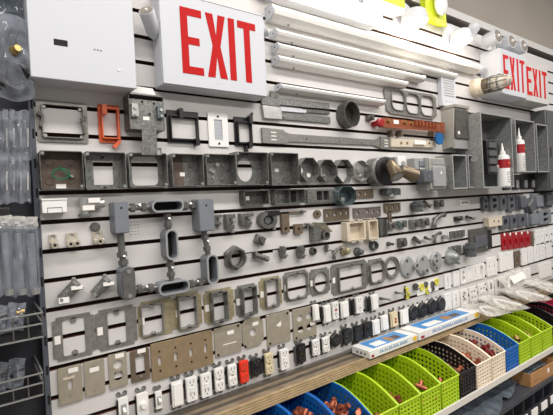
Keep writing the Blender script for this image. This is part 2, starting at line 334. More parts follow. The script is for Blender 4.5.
link('screw_flag', B().box(-.006, .006, -.028, -.004, -.004, .022).xf(Matrix.Translation((-w/2 + .013, 0, h*.25))), 'orange', T)
link('tongue', B().box(-.005, .005, -.016, -.006, -.016, .012).xf(Matrix.Translation((w/2 - .012, 0, -h/2 - .002)) @ Matrix.Rotation(.7, 4, 'Y')), 'orange', T)
T, w, h = put('bracket_box', 'steel box cover with chrome clamps on a stem bracket', 'box', 147, 112.5, 35, 35, .05)
link('box_shell', B().prism(rrect(w, h, .003), EPS, -.05, [rrect(w - .004, h - .004, .002)]), 'dgalv', T)
link('cover_plate', B().prism(rrect(w, h*.86, .003, cz=-h*.07), -.045, -.0485), 'galv', T)
for s, c in ((-1, 'steel'), (1, 'teal')):
    cl = link('clamp', B().box(-.009, .009, -.062, -.0485, -.018, .018).xf(Matrix.Translation((s*(w/2 - .014), 0, .002))), c, T)
    link('clamp_screw', B().cyl((s*(w/2 - .014), -.062, .008), (0, -1, 0), .005, .004, 8).cyl((s*(w/2 - .014), -.062, -.01), (0, -1, 0), .004, .004, 8), 'steel', cl)
link('sticker', B().box(-.012, .006, -.0498, -.0486, -.022, -.012), 'label', T)
link('cover_hole', B().cyl((-.012, -.0486, .03), (0, -1, 0), .004, .0006, 8).cyl((.022, -.0486, .028), (0, -1, 0), .004, .0006, 8).cyl((.008, -.0486, -.004), (0, -1, 0), .0035, .0006, 8), 'dark', T)
link('stem', B().box(-.018, .024, -.05, -.047, -.105, -h*.5), 'galv', T); link('stem_foot', B().box(-.022, .036, -.052, -.047, -.122, -.1), 'galv', T)
link('bright_clip', B().box(.02, .03, -.058, -.05, -.122, -.108), 'steel', T)
link('white_flap', B().prism([(-.04, 0), (.032, -.002), (.024, .016), (-.03, .018)], -.05, -.052).xf(Matrix.Translation((-.004, 0, h/2 + .004))), 'label', T)
def black_bracket(label, u, v, pw, ph, double):
    T, w, h = put('low_voltage_bracket', label, 'bracket', u, v, pw, ph, .01)
    frame_part(T, w, h, w - .02, h - .032, .006, 'black', r=.002, cz=-.004); link('inner_collar', B().prism(rrect(w - .014, h - .024, .002, cz=-.004), -.005, -.018, [rrect(w - .02, h - .032, .002, cz=-.004)]), 'black', T)
    link('clip', B().box(-.006, .006, -.026, -.004, -.024, .004).xf(Matrix.Translation((-w*.12 if double else w*.3, 0, h/2))), 'black', T)
    link('clip', B().box(-.006, .006, -.026, -.004, -.008, .014).xf(Matrix.Translation((w*.36 if double else w*.2, 0, -h/2))), 'black', T)
    return T, w, h
black_bracket('wide black plastic two gang bracket beside the white slotted plate', 184, 126.8, 31.5, 32, True)
T, w, h = black_bracket('narrow black plastic bracket with a raised prong', 244.3, 131.5, 17.5, 29, False)
link('prong', B().box(-.003, .003, -.012, -.004, -.004, .02).xf(Matrix.Translation((w*.4, 0, h/2)) @ Matrix.Rotation(.5, 4, 'Y')), 'black', T)
link('lower_prong', B().box(-.0035, .0035, -.02, -.004, -.03, -.0).xf(Matrix.Translation((.002, 0, -h/2))), 'black', T)
T, w, h = put('cable_plate', 'white wall plate with ribbed vertical slot between black brackets', 'plate', 218.2, 130, 19.5, 33.5, .004)
link('plate', B().prism(rrect(w, h, .003), EPS, -.006, [rrect(w*.42, h*.62, .001)]), 'white', T)
link('slot_back', B().box(-w*.21, w*.21, -.002, EPS, -h*.31, h*.31), 'wmetal', T)
rb = B()
for i in range(12): rb.box(-w*.2, w*.2, -.004, -.002, -h*.3 + i*h*.05, -h*.3 + i*h*.05 + .002)
link('brush_rib', rb, 'wmetal', T); link('screw', B().cyl((0, -.006, h*.4), (0, -1, 0), .004, .0015, 8).cyl((0, -.006, -h*.41), (0, -1, 0), .004, .0015, 8), 'dark', T)
# telescoping hanger
X0, Z0 = at(270, 111, .01)
T = thing('bar_hanger', 'telescoping steel bar hanger with two plates right of the black bracket', 'bracket', X0, Z0)
def L(u, v, d=.01, X0=None, Z0=None):
    X, Z = at(u, v, d); return X - (X0 if X0 is not None else T.location.x), Z - ((Z0 if Z0 is not None else T.location.z - ZO))
def lquad(pts, d=.01): return [L(u, v, d) for u, v in pts]
link('upper_plate', B().prism(lquad([(261.5, 95), (279, 98), (280, 107), (262, 104)]), EPS, -.01), 'galv', T)
link('top_tab', B().prism(lquad([(270, 91), (278.5, 92), (279, 98), (271, 97)]), -.006, -.012), 'galv', T)
link('lower_plate', B().prism(lquad([(262, 105), (281, 108), (281.5, 119.5), (264, 118)]), -.002, -.014), 'steel', T)
link('upper_bar', B().prism(lquad([(279, 97.5), (329.5, 103.2), (330, 109.2), (280, 104.5)]), EPS, -.008), 'galv', T)
link('lower_bar', B().prism(lquad([(281, 112), (330.5, 117), (331, 123.2), (282, 119)]), EPS, -.008), 'galv', T)
link('slide_bar', B().prism(lquad([(281, 107), (306, 110), (306, 113), (281, 111)]), -.002, -.012), 'wmetal', T)
link('middle_bar', B().prism(lquad([(304, 108.5), (330, 111), (330, 114), (304, 112)]), EPS, -.009), 'dgalv', T)
link('bar_slot', B().box(.035, .05, -.0088, -.008, -.02, -.015).box(.055, .065, -.0088, -.008, -.022, -.017), 'dark', T)
X0, Z0 = at(320, 138, .01)
T = thing('flat_bar_bracket', 'long flat steel bar bracket with flared end plates', 'bracket', X0, Z0)
link('bar', B().prism(lquad([(284, 131), (290, 133.6), (374, 139.5), (381, 137.5), (381, 148), (374, 145), (290, 141.5), (284, 143.5)]), EPS, -.008), 'ring', T)
for q in ([(262, 127.5), (284, 130), (284, 144), (263, 143)], [(380.5, 136.5), (391, 138.5), (391, 149.5), (380.5, 148.5)]):
    e = link('end_plate', B().prism(lquad(q), EPS, -.012), 'ring', T)
    qx = sum(p[0] for p in lquad(q))/4; qz = sum(p[1] for p in lquad(q))/4
    sl = B()
    for a in (-1, 0, 1): sl.box(qx - .012, qx + .012, -.0128, -.012, qz + a*.013 - .002, qz + a*.013 + .002)
    link('punched_slot', sl, 'label', e)
for du in (307, 340, 362): lx, lz = L(du, 139 + (du-307)*.07); link('bar_hole', B().cyl((lx, -.008, lz), (0, -1, 0), .003, .0008, 8), 'dark', T)
# copper ground bar
X0, Z0 = at(415, 124, .03)
T = thing('ground_bar', 'copper ground busbar with red insulator and blue round tag', 'busbar', X0, Z0)
link('copper_bar', B().prism(lquad([(383, 117.5), (440, 124.5), (440, 131.5), (383, 127.5)], .035), -.03, -.037), 'cbar', T)
lx, lz = L(381, 122.6, .045); link('insulator', B().lathe((lx, EPS, lz), (0, -1, 0), [(0, .013), (.03, .013), (.034, .02), (.046, .02), (.05, .015)], 14), 'red', T)
lx, lz = L(371.5, 117.5, .02); link('dark_fitting', B().box(lx - .018, lx + .018, -.02, EPS, lz - .01, lz + .01).cyl((lx, -.02, lz), (0, -1, 0), .008, .012, 8), 'dgalv', T)
for u, v in ((388, 121), (404.5, 122.5), (411, 123.6)):
    lx, lz = L(u, v, .037); link('bar_screw', B().cyl((lx, -.037, lz), (0, -1, 0), .008, .01, 8), 'brass', T)
lx, lz = L(396, 122, .037); link('bar_label', B().box(lx - .018, lx + .018, -.0385, -.037, lz - .009, lz + .009), 'label', T)
tb = B()
for i in range(7):
    lx, lz = L(414.5 + i*3.4, 122.6 + i*.5, .037); tb.box(lx - .005, lx + .005, -.05, -.037, lz - .014, lz + .012)
link('terminal_block', tb, 'cbar', T)
lx, lz = L(442.5, 127, .03); link('end_block', B().box(lx - .018, lx + .012, -.035, EPS, lz - .03, lz + .022), 'copper', T)
lx, lz = L(440, 138.5, .05); link('blue_disc', B().cyl((lx, -.04, lz), (0, -1, 0), .03, .01, 20), 'blue', T)
link('disc_post', B().cyl((lx, EPS, lz), (0, -1, 0), .008, .042, 8), 'dgalv', T)
for u in (392, 400.5, 432):
    lx, lz = L(u, 134, .02); link('leg', B().box(lx - .006, lx + .006, -.03, EPS, lz - .012, lz + .016), 'strip', T)
# three gang frame
X0, Z0 = at(411, 104, .008)
T = thing('three_gang_ring', 'grey steel frame with three rounded openings in a row', 'ring', X0, Z0)
out = lquad([(385, 87.5), (432, 94.5), (436, 98), (437, 116), (433, 119.5), (391, 113.5), (387, 110), (384, 90)], .008)
hl = []
for u, v in ((398, 100.5), (412.5, 103.8), (427, 106)):
    lx, lz = L(u, v, .008); sx3, sz3 = scale(u, v, .008); hl.append(rrect(14.2*sx3, 20.5*sz3, 4.2*sx3, 4, lx, lz))
link('frame', B().prism(out, EPS, -.008, hl), 'ring', T)
for q in hl:
    qx = sum(p[0] for p in q)/len(q); qz = sum(p[1] for p in q)/len(q)
    link('opening_rim', B().prism(q, -.006, -.014, [[(qx + (x - qx)*.93, qz + (z - qz)*.95) for x, z in q]]), 'ring', T)
# white perforated cover and beige neutral bar
T, w, h = put('speaker_grille', 'white louvred cover with rows of dots above the grey switch box', 'cover', 449, 90, 14, 33, .025)
link('cover', B().box(-w/2, w/2, -.025, EPS, -h/2, h/2), 'wmetal', T, .002)
lv = B()
for i in range(9): lv.box(-w*.36, w*.36, -.0275, -.025, h*.42 - i*h*.075, h*.42 - i*h*.075 + .003)
link('louvre', lv, 'pale', T)
for a in (-1, 0, 1): link('dot', B().cyl((a*w*.22, -.025, -h*.36), (0, -1, 0), .003, .001, 8), 'text', T)
X0, Z0 = at(412, 142.5, .02)
T = thing('neutral_bar', 'beige terminal strip under the copper bar', 'terminal strip', X0, Z0)
link('strip', B().prism(lquad([(391.5, 138.5), (436, 141), (436, 147.5), (391.5, 146.5)], .02), EPS, -.02), 'beige', T)
link('raised_block', B().prism(lquad([(413, 140), (424, 141), (424, 145), (413, 144.5)], .02), -.02, -.03), 'label', T)
for u in (401, 407, 429): lx, lz = L(u, 143, .02); link('screw', B().cyl((lx, -.02, lz), (0, -1, 0), .005, .004, 8), 'brass', T)

# ------------------------------------------------------------------ signs, lights and big boxes of the top band
def corner_box(T, u0, v0, u1, v1, d, dz_top=None):   # front-face rectangle, local x0,x1,z0,z1 from its lower corners
    x0, z0 = L(u0, v0, d, T.location.x, T.location.z - ZO); x1, z1 = L(u1, v1, d, T.location.x, T.location.z - ZO)
    return x0, x1, (z0 + z1) / 2
X0, Z0 = at(84, 82, .09); T = thing('breaker_panel', 'large plain white enclosure cover with small black window, top left corner', 'enclosure', X0, Z0)
x0, x1, zb = corner_box(T, 31, 76.5, 136.5, 88.5, .085)
link('body', B().box(x0, x1, -.08, EPS, zb, zb + .285), 'wmetal', T, .003)
link('cover', B().box(x0 - .001, x1 + .001, -.087, -.08, zb - .001, zb + .286), 'wmetal', T, .002)
lx, lz = L(61, 43, .087); link('window', B().box(lx - .016, lx + .015, -.0878, -.087, lz - .007, lz + .008), 'dark', T)
lx, lz = L(97, 50, .087)
mk = B()
for i in range(3): mk.box(lx - .008 + i*.008, lx - .004 + i*.008, -.0875, -.087, lz - .002, lz + .002)
link('print_mark', mk, 'text', T); lx, lz = L(119, 70, .087); link('latch_dimple', B().cyl((lx, -.087, lz), (0, -1, 0), .004, .0015, 10), 'white', T)
lx, lz = L(121, 0, .12); lz = .0 + zb + .285 + .06; TT = thing('round_fixture', 'beige round fixture just showing above the white enclosure', 'light', T.location.x + lx, T.location.z - ZO + lz)
link('base', B().lathe((0, EPS, .0), (0, -1, 0), [(0, .05), (.02, .05), (.05, .045), (.06, .03)], 24), 'beige', TT); link('rim', B().lathe((0, EPS, 0), (0, -1, 0), [(0, .054), (.012, .054), (.015, .05)], 24), 'cap', TT)

def letters(T, xs, h, zc, y, m, wl, gap=.0012):
    # E X I T as slabs of red on the sign face; xs = centre x of each letter
    t = wl * .33; q = {}
    q['E'] = [(-wl/2, -h/2), (wl/2, -h/2), (wl/2, -h/2 + t), (-wl/2 + t, -h/2 + t), (-wl/2 + t, -t*.45), (wl*.36, -t*.45), (wl*.36, t*.55), (-wl/2 + t, t*.55), (-wl/2 + t, h/2 - t), (wl/2, h/2 - t), (wl/2, h/2), (-wl/2, h/2)]
    k = wl*.23; q['X'] = [(-wl/2, -h/2), (-wl/2 + 2*k*.8, -h/2), (0, -h*.16), (wl/2 - 2*k*.8, -h/2), (wl/2, -h/2), (k*.85, 0), (wl/2, h/2), (wl/2 - 2*k*.8, h/2), (0, h*.16), (-wl/2 + 2*k*.8, h/2), (-wl/2, h/2), (-k*.85, 0)]
    q['I'] = [(-t/2, -h/2), (t/2, -h/2), (t/2, h/2), (-t/2, h/2)]
    q['T'] = [(-t/2, -h/2), (t/2, -h/2), (t/2, h/2 - t), (wl/2, h/2 - t), (wl/2, h/2), (-wl/2, h/2), (-wl/2, h/2 - t), (-t/2, h/2 - t)]
    for ch, x in zip('EXIT', xs):
        link('letter', B().prism([(x + a, zc + b) for a, b in q[ch]], y, y - gap), m, T, smooth=False)
def lamp_head(T, c, ax, r, l, lens='lens', body='wmetal', name='lamp_head'):
    ax = Vector(ax).normalized(); c = Vector(c)
    hd = link(name, B().lathe(c, ax, [(0, r*.7), (l*.2, r*.95), (l, r), (l + .004, r*.96)], 20), body, T)
    link('reflector', B().lathe(c + ax*(l + .003), ax, [(0, r*.86), (.003, r*.8), (.0035, r*.3)], 20), lens, hd)
    link('bulb', B().ball(c + ax*(l + .006), r*.22), 'label', hd)
    return hd
X0, Z0 = at(205, 88, .06); T = thing('exit_sign', 'big white exit sign with bold red EXIT letters, top row left of centre', 'sign', X0, Z0)
D = .068
x0, x1, zb = corner_box(T, 163.4, 83.5, 267.5, 97.5, D)
hz = at(200, 1, D)[1] - Z0 - zb + .012
link('housing', B().box(x0, x1, -D + .006, EPS, zb, zb + hz), 'wmetal', T, .003)
link('face_plate', B().box(x0 + .001, x1 - .001, -D, -D + .006, zb + .003, zb + hz - .004), 'wmetal', T, .001)
link('top_seam', B().box(x0 + .05, x1 - .004, -D - .0006, -D, zb + hz - .009, zb + hz - .0075), 'text', T)
ex = [L(u, v, D)[0] for u, v in ((192, 43), (216.5, 47), (232.3, 51), (247.5, 52))]
zt = L(186, 6, D)[1]; z0 = L(193, 75, D)[1]
letters(T, ex, .199, (L(182, 6, D)[1] + L(187.5, 74, D)[1]) / 2, -D, 'exitred', .07)
for u, v in ((255, 36), (216, 83), (219, 83.5)):
    lx, lz = L(u, v, D); link('rivet', B().cyl((lx, -D, lz), (0, -1, 0), .002, .0008, 6), 'pale', T)
# its two lamp heads, on stalks out of the ends
hx, hz_ = L(150, 22, .05)
lamp_head(T, (hx + .02, -.03, hz_ - .03), (-.5, -.62, .6), .022, .075)
link('stalk', B().cyl((x0 + .002, -.03, hz_ - .032), (-1, -.1, 0), .009, .012, 10), 'wmetal', T)
hx2, hz2 = L(266, 33, .03); lamp_head(T, (x1 - .002, -.03, hz2 - .01), (.6, -.5, .3), .022, .03)
# pale strip lights (unlit) - half round lenses on a flat pan
def strip_light(label, ul, vl, ur, vr, d=.04, hh=.026, m='white'):
    xa, za = at(ul, vl, d); xb, _ = at(ur, vr, d)
    T = thing('strip_light', label, 'light', (xa + xb)/2, za, None); l = (xb - xa)/2
    pf = [(0, -hh/2), (-d*.55, -hh/2), (-d*.9, -hh*.2), (-d, hh*.15), (-d*.9, hh*.45), (-d*.5, hh/2), (0, hh/2)]
    n = len(pf)
    b = B(); vs = [(x, y + EPS, z) for x in (-l + .006, l - .006) for y, z in pf]
    b.add(vs, [tuple(range(n)), tuple(range(n, 2*n))] + [(i, (i+1) % n, (i+1) % n + n, i + n) for i in range(n)]); link('body', b, m, T)
    for s in (-1, 1):
        b = B(); pg = [(y*1.04 + EPS, z*1.1) for y, z in pf]
        b.add([(x, y, z) for x in (s*l - s*.007, s*l) for y, z in pg], [tuple(range(n)), tuple(range(n, 2*n))] + [(i, (i+1) % n, (i+1) % n + n, i + n) for i in range(n)]); ec = link('end_cap', b, 'wmetal', T)
        link('socket_hole', B().cyl((s*l, -d*.55, 0), (s, 0, 0), .003, .0008, 8), 'dark', ec)
    for q in (.1, ): link('pull_switch', B().cyl((-l + .09, -d*.4, -hh/2), (0, 0, -1), .004, .006, 8), 'lgrey', T)
    return T
strip_light('wide white strip light running just under the glowing white box, longest of the bars', 273, 9.5, 482, 64, .05, .045)
strip_light('second longest white strip light, upper of the three close together', 276.5, 31.5, 457.5, 72, .045)
strip_light('middle of the three close white strip lights', 278, 45.5, 426, 77, .045)
strip_light('lowest of the three close white strip lights', 278.5, 58, 408.5, 84, .045)
strip_light('white strip light by itself above the telescoping bar hanger', 281, 86, 386, 101, .04, .022)
# big white box, its front given added glow to look overexposed
X0, Z0 = at(330, 5, .07); T = thing('glow_white_box', 'large white box with a glow added to its front, top centre', 'light', X0, Z0)
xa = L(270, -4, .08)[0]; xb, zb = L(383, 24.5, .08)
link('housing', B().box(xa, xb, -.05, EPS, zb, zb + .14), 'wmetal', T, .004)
link('glow_front', B().box(xa + .01, xb - .004, -.085, -.05, zb + .002, zb + .138), 'lit', T, .01)
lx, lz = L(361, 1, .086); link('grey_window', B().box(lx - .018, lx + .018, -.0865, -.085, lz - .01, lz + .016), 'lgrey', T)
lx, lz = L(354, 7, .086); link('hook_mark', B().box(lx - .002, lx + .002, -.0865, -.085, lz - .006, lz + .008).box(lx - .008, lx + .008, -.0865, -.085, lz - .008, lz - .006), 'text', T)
# lit security lamps
def lit_lamp(label, u, v, d, r, power):
    X, Z = at(u, v, d); T = thing('wall_lamp', label, 'light', X, Z)
    link('base', B().lathe((0, EPS, .03), (0, -1, 0), [(0, r*1.1), (.02, r*1.1), (.026, r*.8)], 24), 'wmetal', T)
    link('arm', B().tube([(0, -.02, .03), (0, -d*.5, .04), (0, -d*.8, .035)], .012, 8), 'wmetal', T)
    lamp = link('lamp_head', B().lathe((0, -d + .02, .035), (.0, -.12, -1), [(0, r*.75), (.008, r*.9), (.05, r), (.053, r*.97)], 24), 'wmetal', T)
    ax = Vector((.0, -.12, -1)).normalized(); c = Vector((0, -d + .02, .035)) + ax*.05
    link('lit_face', B().lathe(c, ax, [(0, r*.95), (.01, r*.8), (.018, r*.45), (.02, r*.05)], 24), 'litlamp', lamp)
    pl = bpy.data.lights.new('lamp_glow', 'POINT'); pl.energy = power; pl.color = (1, .9, .78); pl.shadow_soft_size = .03
    o = bpy.data.objects.new('lamp_glow', pl); o.parent = T; o.location = c + ax*.05; COL.objects.link(o)
    return T
lit_lamp('lit white wall lamp below the lime yellow cards', 417, 18, .085, .062, 3.2)
X, Z = at(467, 38, .1)
T = lit_lamp('lit white twin lamp left of the double EXIT sign', 464, 37, .085, .055, 1.3)
lamp_head(T, (.09, -.06, .03), (.35, -.4, .75), .03, .06, 'label')
# lime yellow packages at the very top
X, Z = at(396, 3, .06); T = thing('lime_package', 'lime yellow edged white carton at the top edge beside the glowing white box', 'package', X, Z)
link('carton', B().box(-.09, .06, -.06, EPS, -.035, .16), 'white', T); link('lime_band', B().box(-.091, .061, -.0615, EPS, -.01, .045), 'hivis', T)
X, Z = at(443, 10, .06); T = thing('lime_package', 'lime yellow bulb card hanging above the lit wall lamp', 'package', X, Z)
link('card', B().box(-.1, .075, -.03, EPS, -.05, .15), 'hivis', T)
link('bulb', B().ball((.0, -.05, .035), .048, 16, 10, (1, .5, 1.2)), 'white', T); link('card_foot', B().box(-.03, .07, -.034, -.03, -.06, -.03), 'ylw', T)
# double exit sign at the right
def small_exit(label, u0, v0, u1, v1, vt, d, m, us, hl, wl, heads, side):
    X, Z = at(u0, v0, d); T = thing('exit_sign', label, 'sign', X, Z)
    x1, z1 = L(u1, v1, d, X, Z); zt = at(u0, vt, d)[1] - Z
    link('housing', B().box(0, x1, -d + .006, EPS, 0, zt), side, T, .003)
    link('face_plate', B().box(.003, x1 - .003, -d, -d + .006, .003, zt - .003), side, T, .001)
    letters(T, [x1*q for q in us], zt*hl, zt*.5, -d, m, wl*x1)
    for hx in heads:
        lamp_head(T, (x1*hx, -d*.3, zt + .052), (-.02, -1, .12), .042, .075)
        link('stalk', B().cyl((x1*hx, -d*.5 - .01, zt - .002), (0, 0, 1), .012, .025, 10), 'wmetal', T)
    return T, x1, zt
T, x1, zt = small_exit('right hand exit sign with clean white side and red EXIT behind the caged light', 502, 93.5, 527, 99.5, 48, .115, 'exitpale', (.2, .45, .66, .85), .74, .2, (-.02, .5, 1.0), 'wmetal')
T, x1, zt = small_exit('rightmost exit sign with dusty red EXIT, next to the first small one', 526, 100.3, 549.5, 107.5, 60, .105, 'exitpale', (.17, .42, .62, .82), .7, .21, (), 'pale')
# caged jar light
X, Z = at(477, 88, .02); T = thing('caged_jar_light', 'beige caged jar light sticking out in front of the exit sign', 'light', X, Z)
link('base', B().lathe((0, EPS, 0), (0, -1, 0), [(0, .05), (.035, .052), (.04, .046), (.062, .044)], 20), 'beige', T)
link('collar', B().lathe((0, -.06, 0), (0, -1, 0), [(0, .04), (.03, .04), (.034, .034)], 20), 'cap', T)
link('glass_jar', B().lathe((0, -.09, 0), (0, -1, 0), [(0, .033), (.06, .034), (.1, .028), (.115, .014), (.118, .002)], 18), 'glass', T)
for k in range(4):
    a = PI*k/4; pts = [(.04*math.cos(a)*q, -.06 - l, .04*math.sin(a)*q) for q, l in ((1, 0), (1.02, .05), (1, .09), (.7, .128), (0, .142), (-.7, .128), (-1, .09), (-1.02, .05), (-1, 0))]
    link('cage_wire', B().tube(pts, .0036, 6), 'gray2', T)
for l in (.045, .085): link('cage_ring', B().tube([(.041*math.cos(a), -.06 - l, .041*math.sin(a)) for a in [2*PI*i/20 for i in range(21)]], .0036, 6), 'gray2', T)
# switch boxes
X, Z = at(456, 128, .06); T = thing('disconnect_box', 'tapered grey disconnect box hanging below the louvred white cover', 'box', X, Z)
D = .075
xa, zb = L(456, 148, D); xb, zt = L(468, 110, D); zt = L(456, 107.5, D)[1]
link('body', B().add([(xa, EPS, zb), (xb, EPS, zb), (xb, EPS, zt), (xa, EPS, zt), (xa, -D*.8, zb + .008), (xb, -D*.8, zb + .008), (xb, -D, zt), (xa, -D, zt)], [(0,1,2,3),(4,5,6,7),(0,1,5,4),(1,2,6,5),(2,3,7,6),(3,0,4,7)]), 'sbox', T, .002)
link('lid', B().box(xa - .003, xb + .003, -D - .008, EPS, zt, zt + .016), 'sbox', T, .002)
link('door', B().box(xa + .006, xb - .004, -D - .003, -D*.85, zb + .05, zt - .01), 'dgalv', T); link('apron', B().box(xa + .002, xb - .002, -D*.93, -D*.75, zb, zb + .048), 'lgrey', T)
link('sticker', B().box(xa + .02, xa + .036, -D - .0036, -D - .003, zb + .07, zb + .085), 'label', T)
def cabinet(label, u0, v0, u1, vt, d, kos, name='panel_enclosure'):
    X, Z = at(u0, v0, d); T = thing(name, label, 'enclosure', X, Z)
    w = L(u1, v0 + (u1 - u0)*.02, d, X, Z)[0]; h = at(u0, vt, d)[1] - Z
    sh = [(0, 0), (w, 0), (w, h), (0, h)]; k = .003
    link('shell', B().prism(sh, EPS, -d, [[(k, k), (w - k, k), (w - k, h - k), (k, h - k)]]), 'lgalv', T)
    link('front_flange', B().prism([(-.001, -.001), (w + .001, -.001), (w + .001, h + .001), (-.001, h + .001)], -d, -d - .002, [[(.006, .006), (w - .006, .006), (w - .006, h - .006), (.006, h - .006)]]), 'lgrey', T)
    link('back_panel', B().box(k, w - k, -.003, EPS, k, h - k), 'lgalv', T)
    for fy, fz in kos: link('knockout', B().lathe((.0, -d*fy, h*fz), (-1, 0, 0), [(0, .018), (.002, .018), (.002, .014), (.0008, .013), (.0008, .004)], 16), 'lgrey', T)
    for fx, fz in ((.25, .85), (.7, .88), (.5, .5), (.8, .3)): link('panel_knockout', B().cyl((w*fx, -.003, h*fz), (0, -1, 0), .013, .0016, 12), 'lgrey', T)
    return T, w, h, X, Z
T, w, h, X, Z = cabinet('tall galvanised panel enclosure holding a breaker block, right of the disconnect box', 483.5, 188, 514, 112.5, .14, ((.5, .85), (.3, .6), (.7, .4), (.4, .22)))
xa, za = L(488, 174, .1, X, Z); xb, zb = L(495, 141, .1, X, Z)
link('breaker_block', B().box(xa, xb, -.1, -.003, za, zb), 'black', T, .002)
for i in range(4): link('breaker', B().box(xa + .004, xb - .008, -.112, -.1, za + (zb - za)*(.06 + i*.24), za + (zb - za)*(.22 + i*.24)), 'dgrey', T)
link('bus_arm', B().box(xa, xb + .07, -.09, -.084, zb, zb + .006), 'dgalv', T)
xc = L(497, 170, .09, X, Z)[0]; xd = L(500, 170, .09, X, Z)[0]
link('breaker_block', B().box(xc, xd, -.09, -.003, za + .02, zb - .01), 'black', T, .002); link('breaker_clip', B().box(xc - .004, xd + .006, -.094, -.09, za + .03, za + .05), 'pale', T)
def bottle(label, X, Z, h, r, y):
    T = thing('glue_bottle', label, 'bottle', X, Z); T.location.y = y
    link('bottle_body', B().lathe((0, 0, 0), (0, 0, 1), [(0, r*.9), (.004, r), (h*.66, r), (h*.71, r*.86), (h*.735, r*.5)], 20), 'liquid', T)
    link('nozzle', B().lathe((0, 0, h*.735), (0, 0, 1), [(0, r*.48), (h*.07, r*.46), (h*.075, r*.3), (h*.22, r*.12), (h*.26, r*.08)], 14), 'white', T)
    lb = link('red_label', B().lathe((0, 0, h*.42), (0, 0, 1), [(0, r*1.012), (h*.2, r*1.012)], 20), 'red', T)
    link('label_logo', B().ball((-.1*r, -r*1.0, h*.52), r*.3, 10, 6, (1.2, .15, .8)), 'orange', lb)
    tx = B()
    for i in range(5): tx.box(-r*.5, r*.45, -r*1.03, -r*.85, h*(.1 + i*.055), h*(.1 + i*.055) + .002)
    link('printed_line', tx, 'text', T)
    return T
bx, bz = L(504, 186, .1, X, Z)
bottle('white bottle with red label and pointed nozzle inside the tall enclosure', X + bx, Z + .0034, h*.63, .034, -.1)
T, w, h, X, Z = cabinet('second galvanised enclosure sheltering another bottle, right of the tall one', 517, 172, 536, 119, .13, ((.5, .8), (.5, .4)))
bottle('white bottle with red label seen half hidden in the second enclosure', X + L(521.5, 170, .11, X, Z)[0], Z + .0034, h*.85, .027, -.105)
T, w, h, X, Z = cabinet('narrow shallow enclosure with one black breaker, far right', 538, 172, 549, 124, .1, ((.5, .7),))
EX3 = X + w; link('breaker_block', B().box(w*.15, w*.8, -.055, -.003, h*.4, h*.65), 'black', T, .003)
X, Z = at(541, 188, .03); T = thing('grey_enclosure', 'big flat grey enclosure door at the right edge', 'enclosure', EX3 + .012, Z - .02)
link('body', B().box(0, .9, -.09, EPS, .0, .52), 'dgrey', T, .004); link('door', B().box(.012, .888, -.096, -.09, .012, .508), 'dgrey', T, .002)
link('door_latch', B().box(.03, .05, -.104, -.096, .22, .28), 'rail', T)
# galvanised deep boxes, weatherproof switch boxes
for lab, u0, v0, u1, vt in (('left of two narrow open galvanised boxes under the disconnect box', 453.5, 189, 467.5, 154.5), ('right of two narrow open galvanised boxes, against the tall enclosure', 469, 188, 476.5, 155)):
    T, w, h, X, Z = cabinet(lab, u0, v0, u1, vt, .09, ((.5, .7), (.5, .25)), 'deep_box')
X, Z = at(438, 173, .075); T = thing('weatherproof_switch', 'grey weatherproof box with large flat lever plate beside the open galvanised boxes', 'switch box', X, Z)
xa, zb = L(431, 189.5, .075); xb, _ = L(446, 188, .075); zt = L(431, 158, .075)[1]
link('box', B().box(xa - .004, xb + .004, -.065, EPS, zb - .004, zt + .004), 'lgrey', T, .003); link('cover', B().box(xa, xb, -.075, -.065, zb, zt), 'sbox', T, .003)
link('lever_plate', B().box(xa + .012, xb - .008, -.086, -.075, zb + .012, zt - .04), 'lgrey', T, .004); link('cover_logo', B().box(xa + .018, xb - .012, -.077, -.075, zt - .03, zt - .014), 'lgrey', T)
link('white_dot', B().box(.004, .014, -.0868, -.086, -.006, .006), 'label', T)
X, Z = at(420, 170, .04); T = thing('toggle_cover_box', 'grey weatherproof box with a jutting square lever cover beside the flood light', 'switch box', X, Z)
xa, zb = L(415, 181.5, .04); xb, _ = L(426, 180, .04); zt = L(415, 158, .04)[1]
link('box', B().box(xa, xb, -.045, EPS, zb + .02, zt), 'lgrey', T, .003); link('side_lug', B().box(xa + .03, xb + .012, -.05, -.02, zt - .04, zt - .012), 'grey', T, .002)
link('lever_cover', B().box(xa + .014, xb + .016, -.08, -.045, zb - .006, zb + .05), 'gcov', T, .003); link('screw', B().cyl((0.012, -.08, zb + .02), (0, -1, 0), .005, .002, 8), 'steel', T)
link('hinge', B().cyl((xa + .014, -.055, zb + .056), (1, 0, 0), .006, .05, 8), 'steel', T)
# flood light: cylinder box, black disc, two cones
X, Z = at(388, 171, .06); T = thing('flood_light', 'black twin flood light with two bronze cones on a grey round box', 'light', X, Z)
link('round_box', B().lathe((-.03, EPS, .0), (0, -1, 0), [(0, .06), (.05, .06), (.054, .054)], 26), 'galv', T)
link('mount_arm', B().box(-.01, .07, -.095, -.06, .0, .02), 'black', T)
link('black_disc', B().lathe((-.015, -.05, .0), (0, -1, 0), [(0, .06), (.012, .062), (.016, .05)], 26), 'black', T)
for pu, pv, ax in ((389.5, 162.5, (-.1, -.55, -.8)), (401, 170, (.85, -.25, -.35))):
    lx, lz = L(pu, pv, .09); c = Vector((lx, -.09, lz)); a = Vector(ax).normalized()
    link('knuckle', B().ball(c, .017), 'black', T)
    k = link('cone_shade', B().lathe(c, a, [(0, .015), (.012, .024), (.075, .032), (.078, .03)], 20), 'cap', T)
    link('cone_mouth', B().lathe(c + a*.0775, a, [(0, .027), (.0015, .012), (.002, .002)], 20), 'lgrey', k)
X, Z = at(402, 163, .05); T = thing('photo_sensor', 'white square sensor plate with round eye behind the flood light', 'sensor', X, Z)
link('housing', B().box(-.026, .028, -.05, EPS, -.03, .032), 'white', T, .003); link('eye', B().lathe((.006, -.05, -.004), (0, -1, 0), [(0, .014), (.003, .014), (.005, .006)], 16), 'lgrey', T); link('grey_side', B().box(-.07, -.026, -.035, EPS, -.024, .026), 'galv', T)
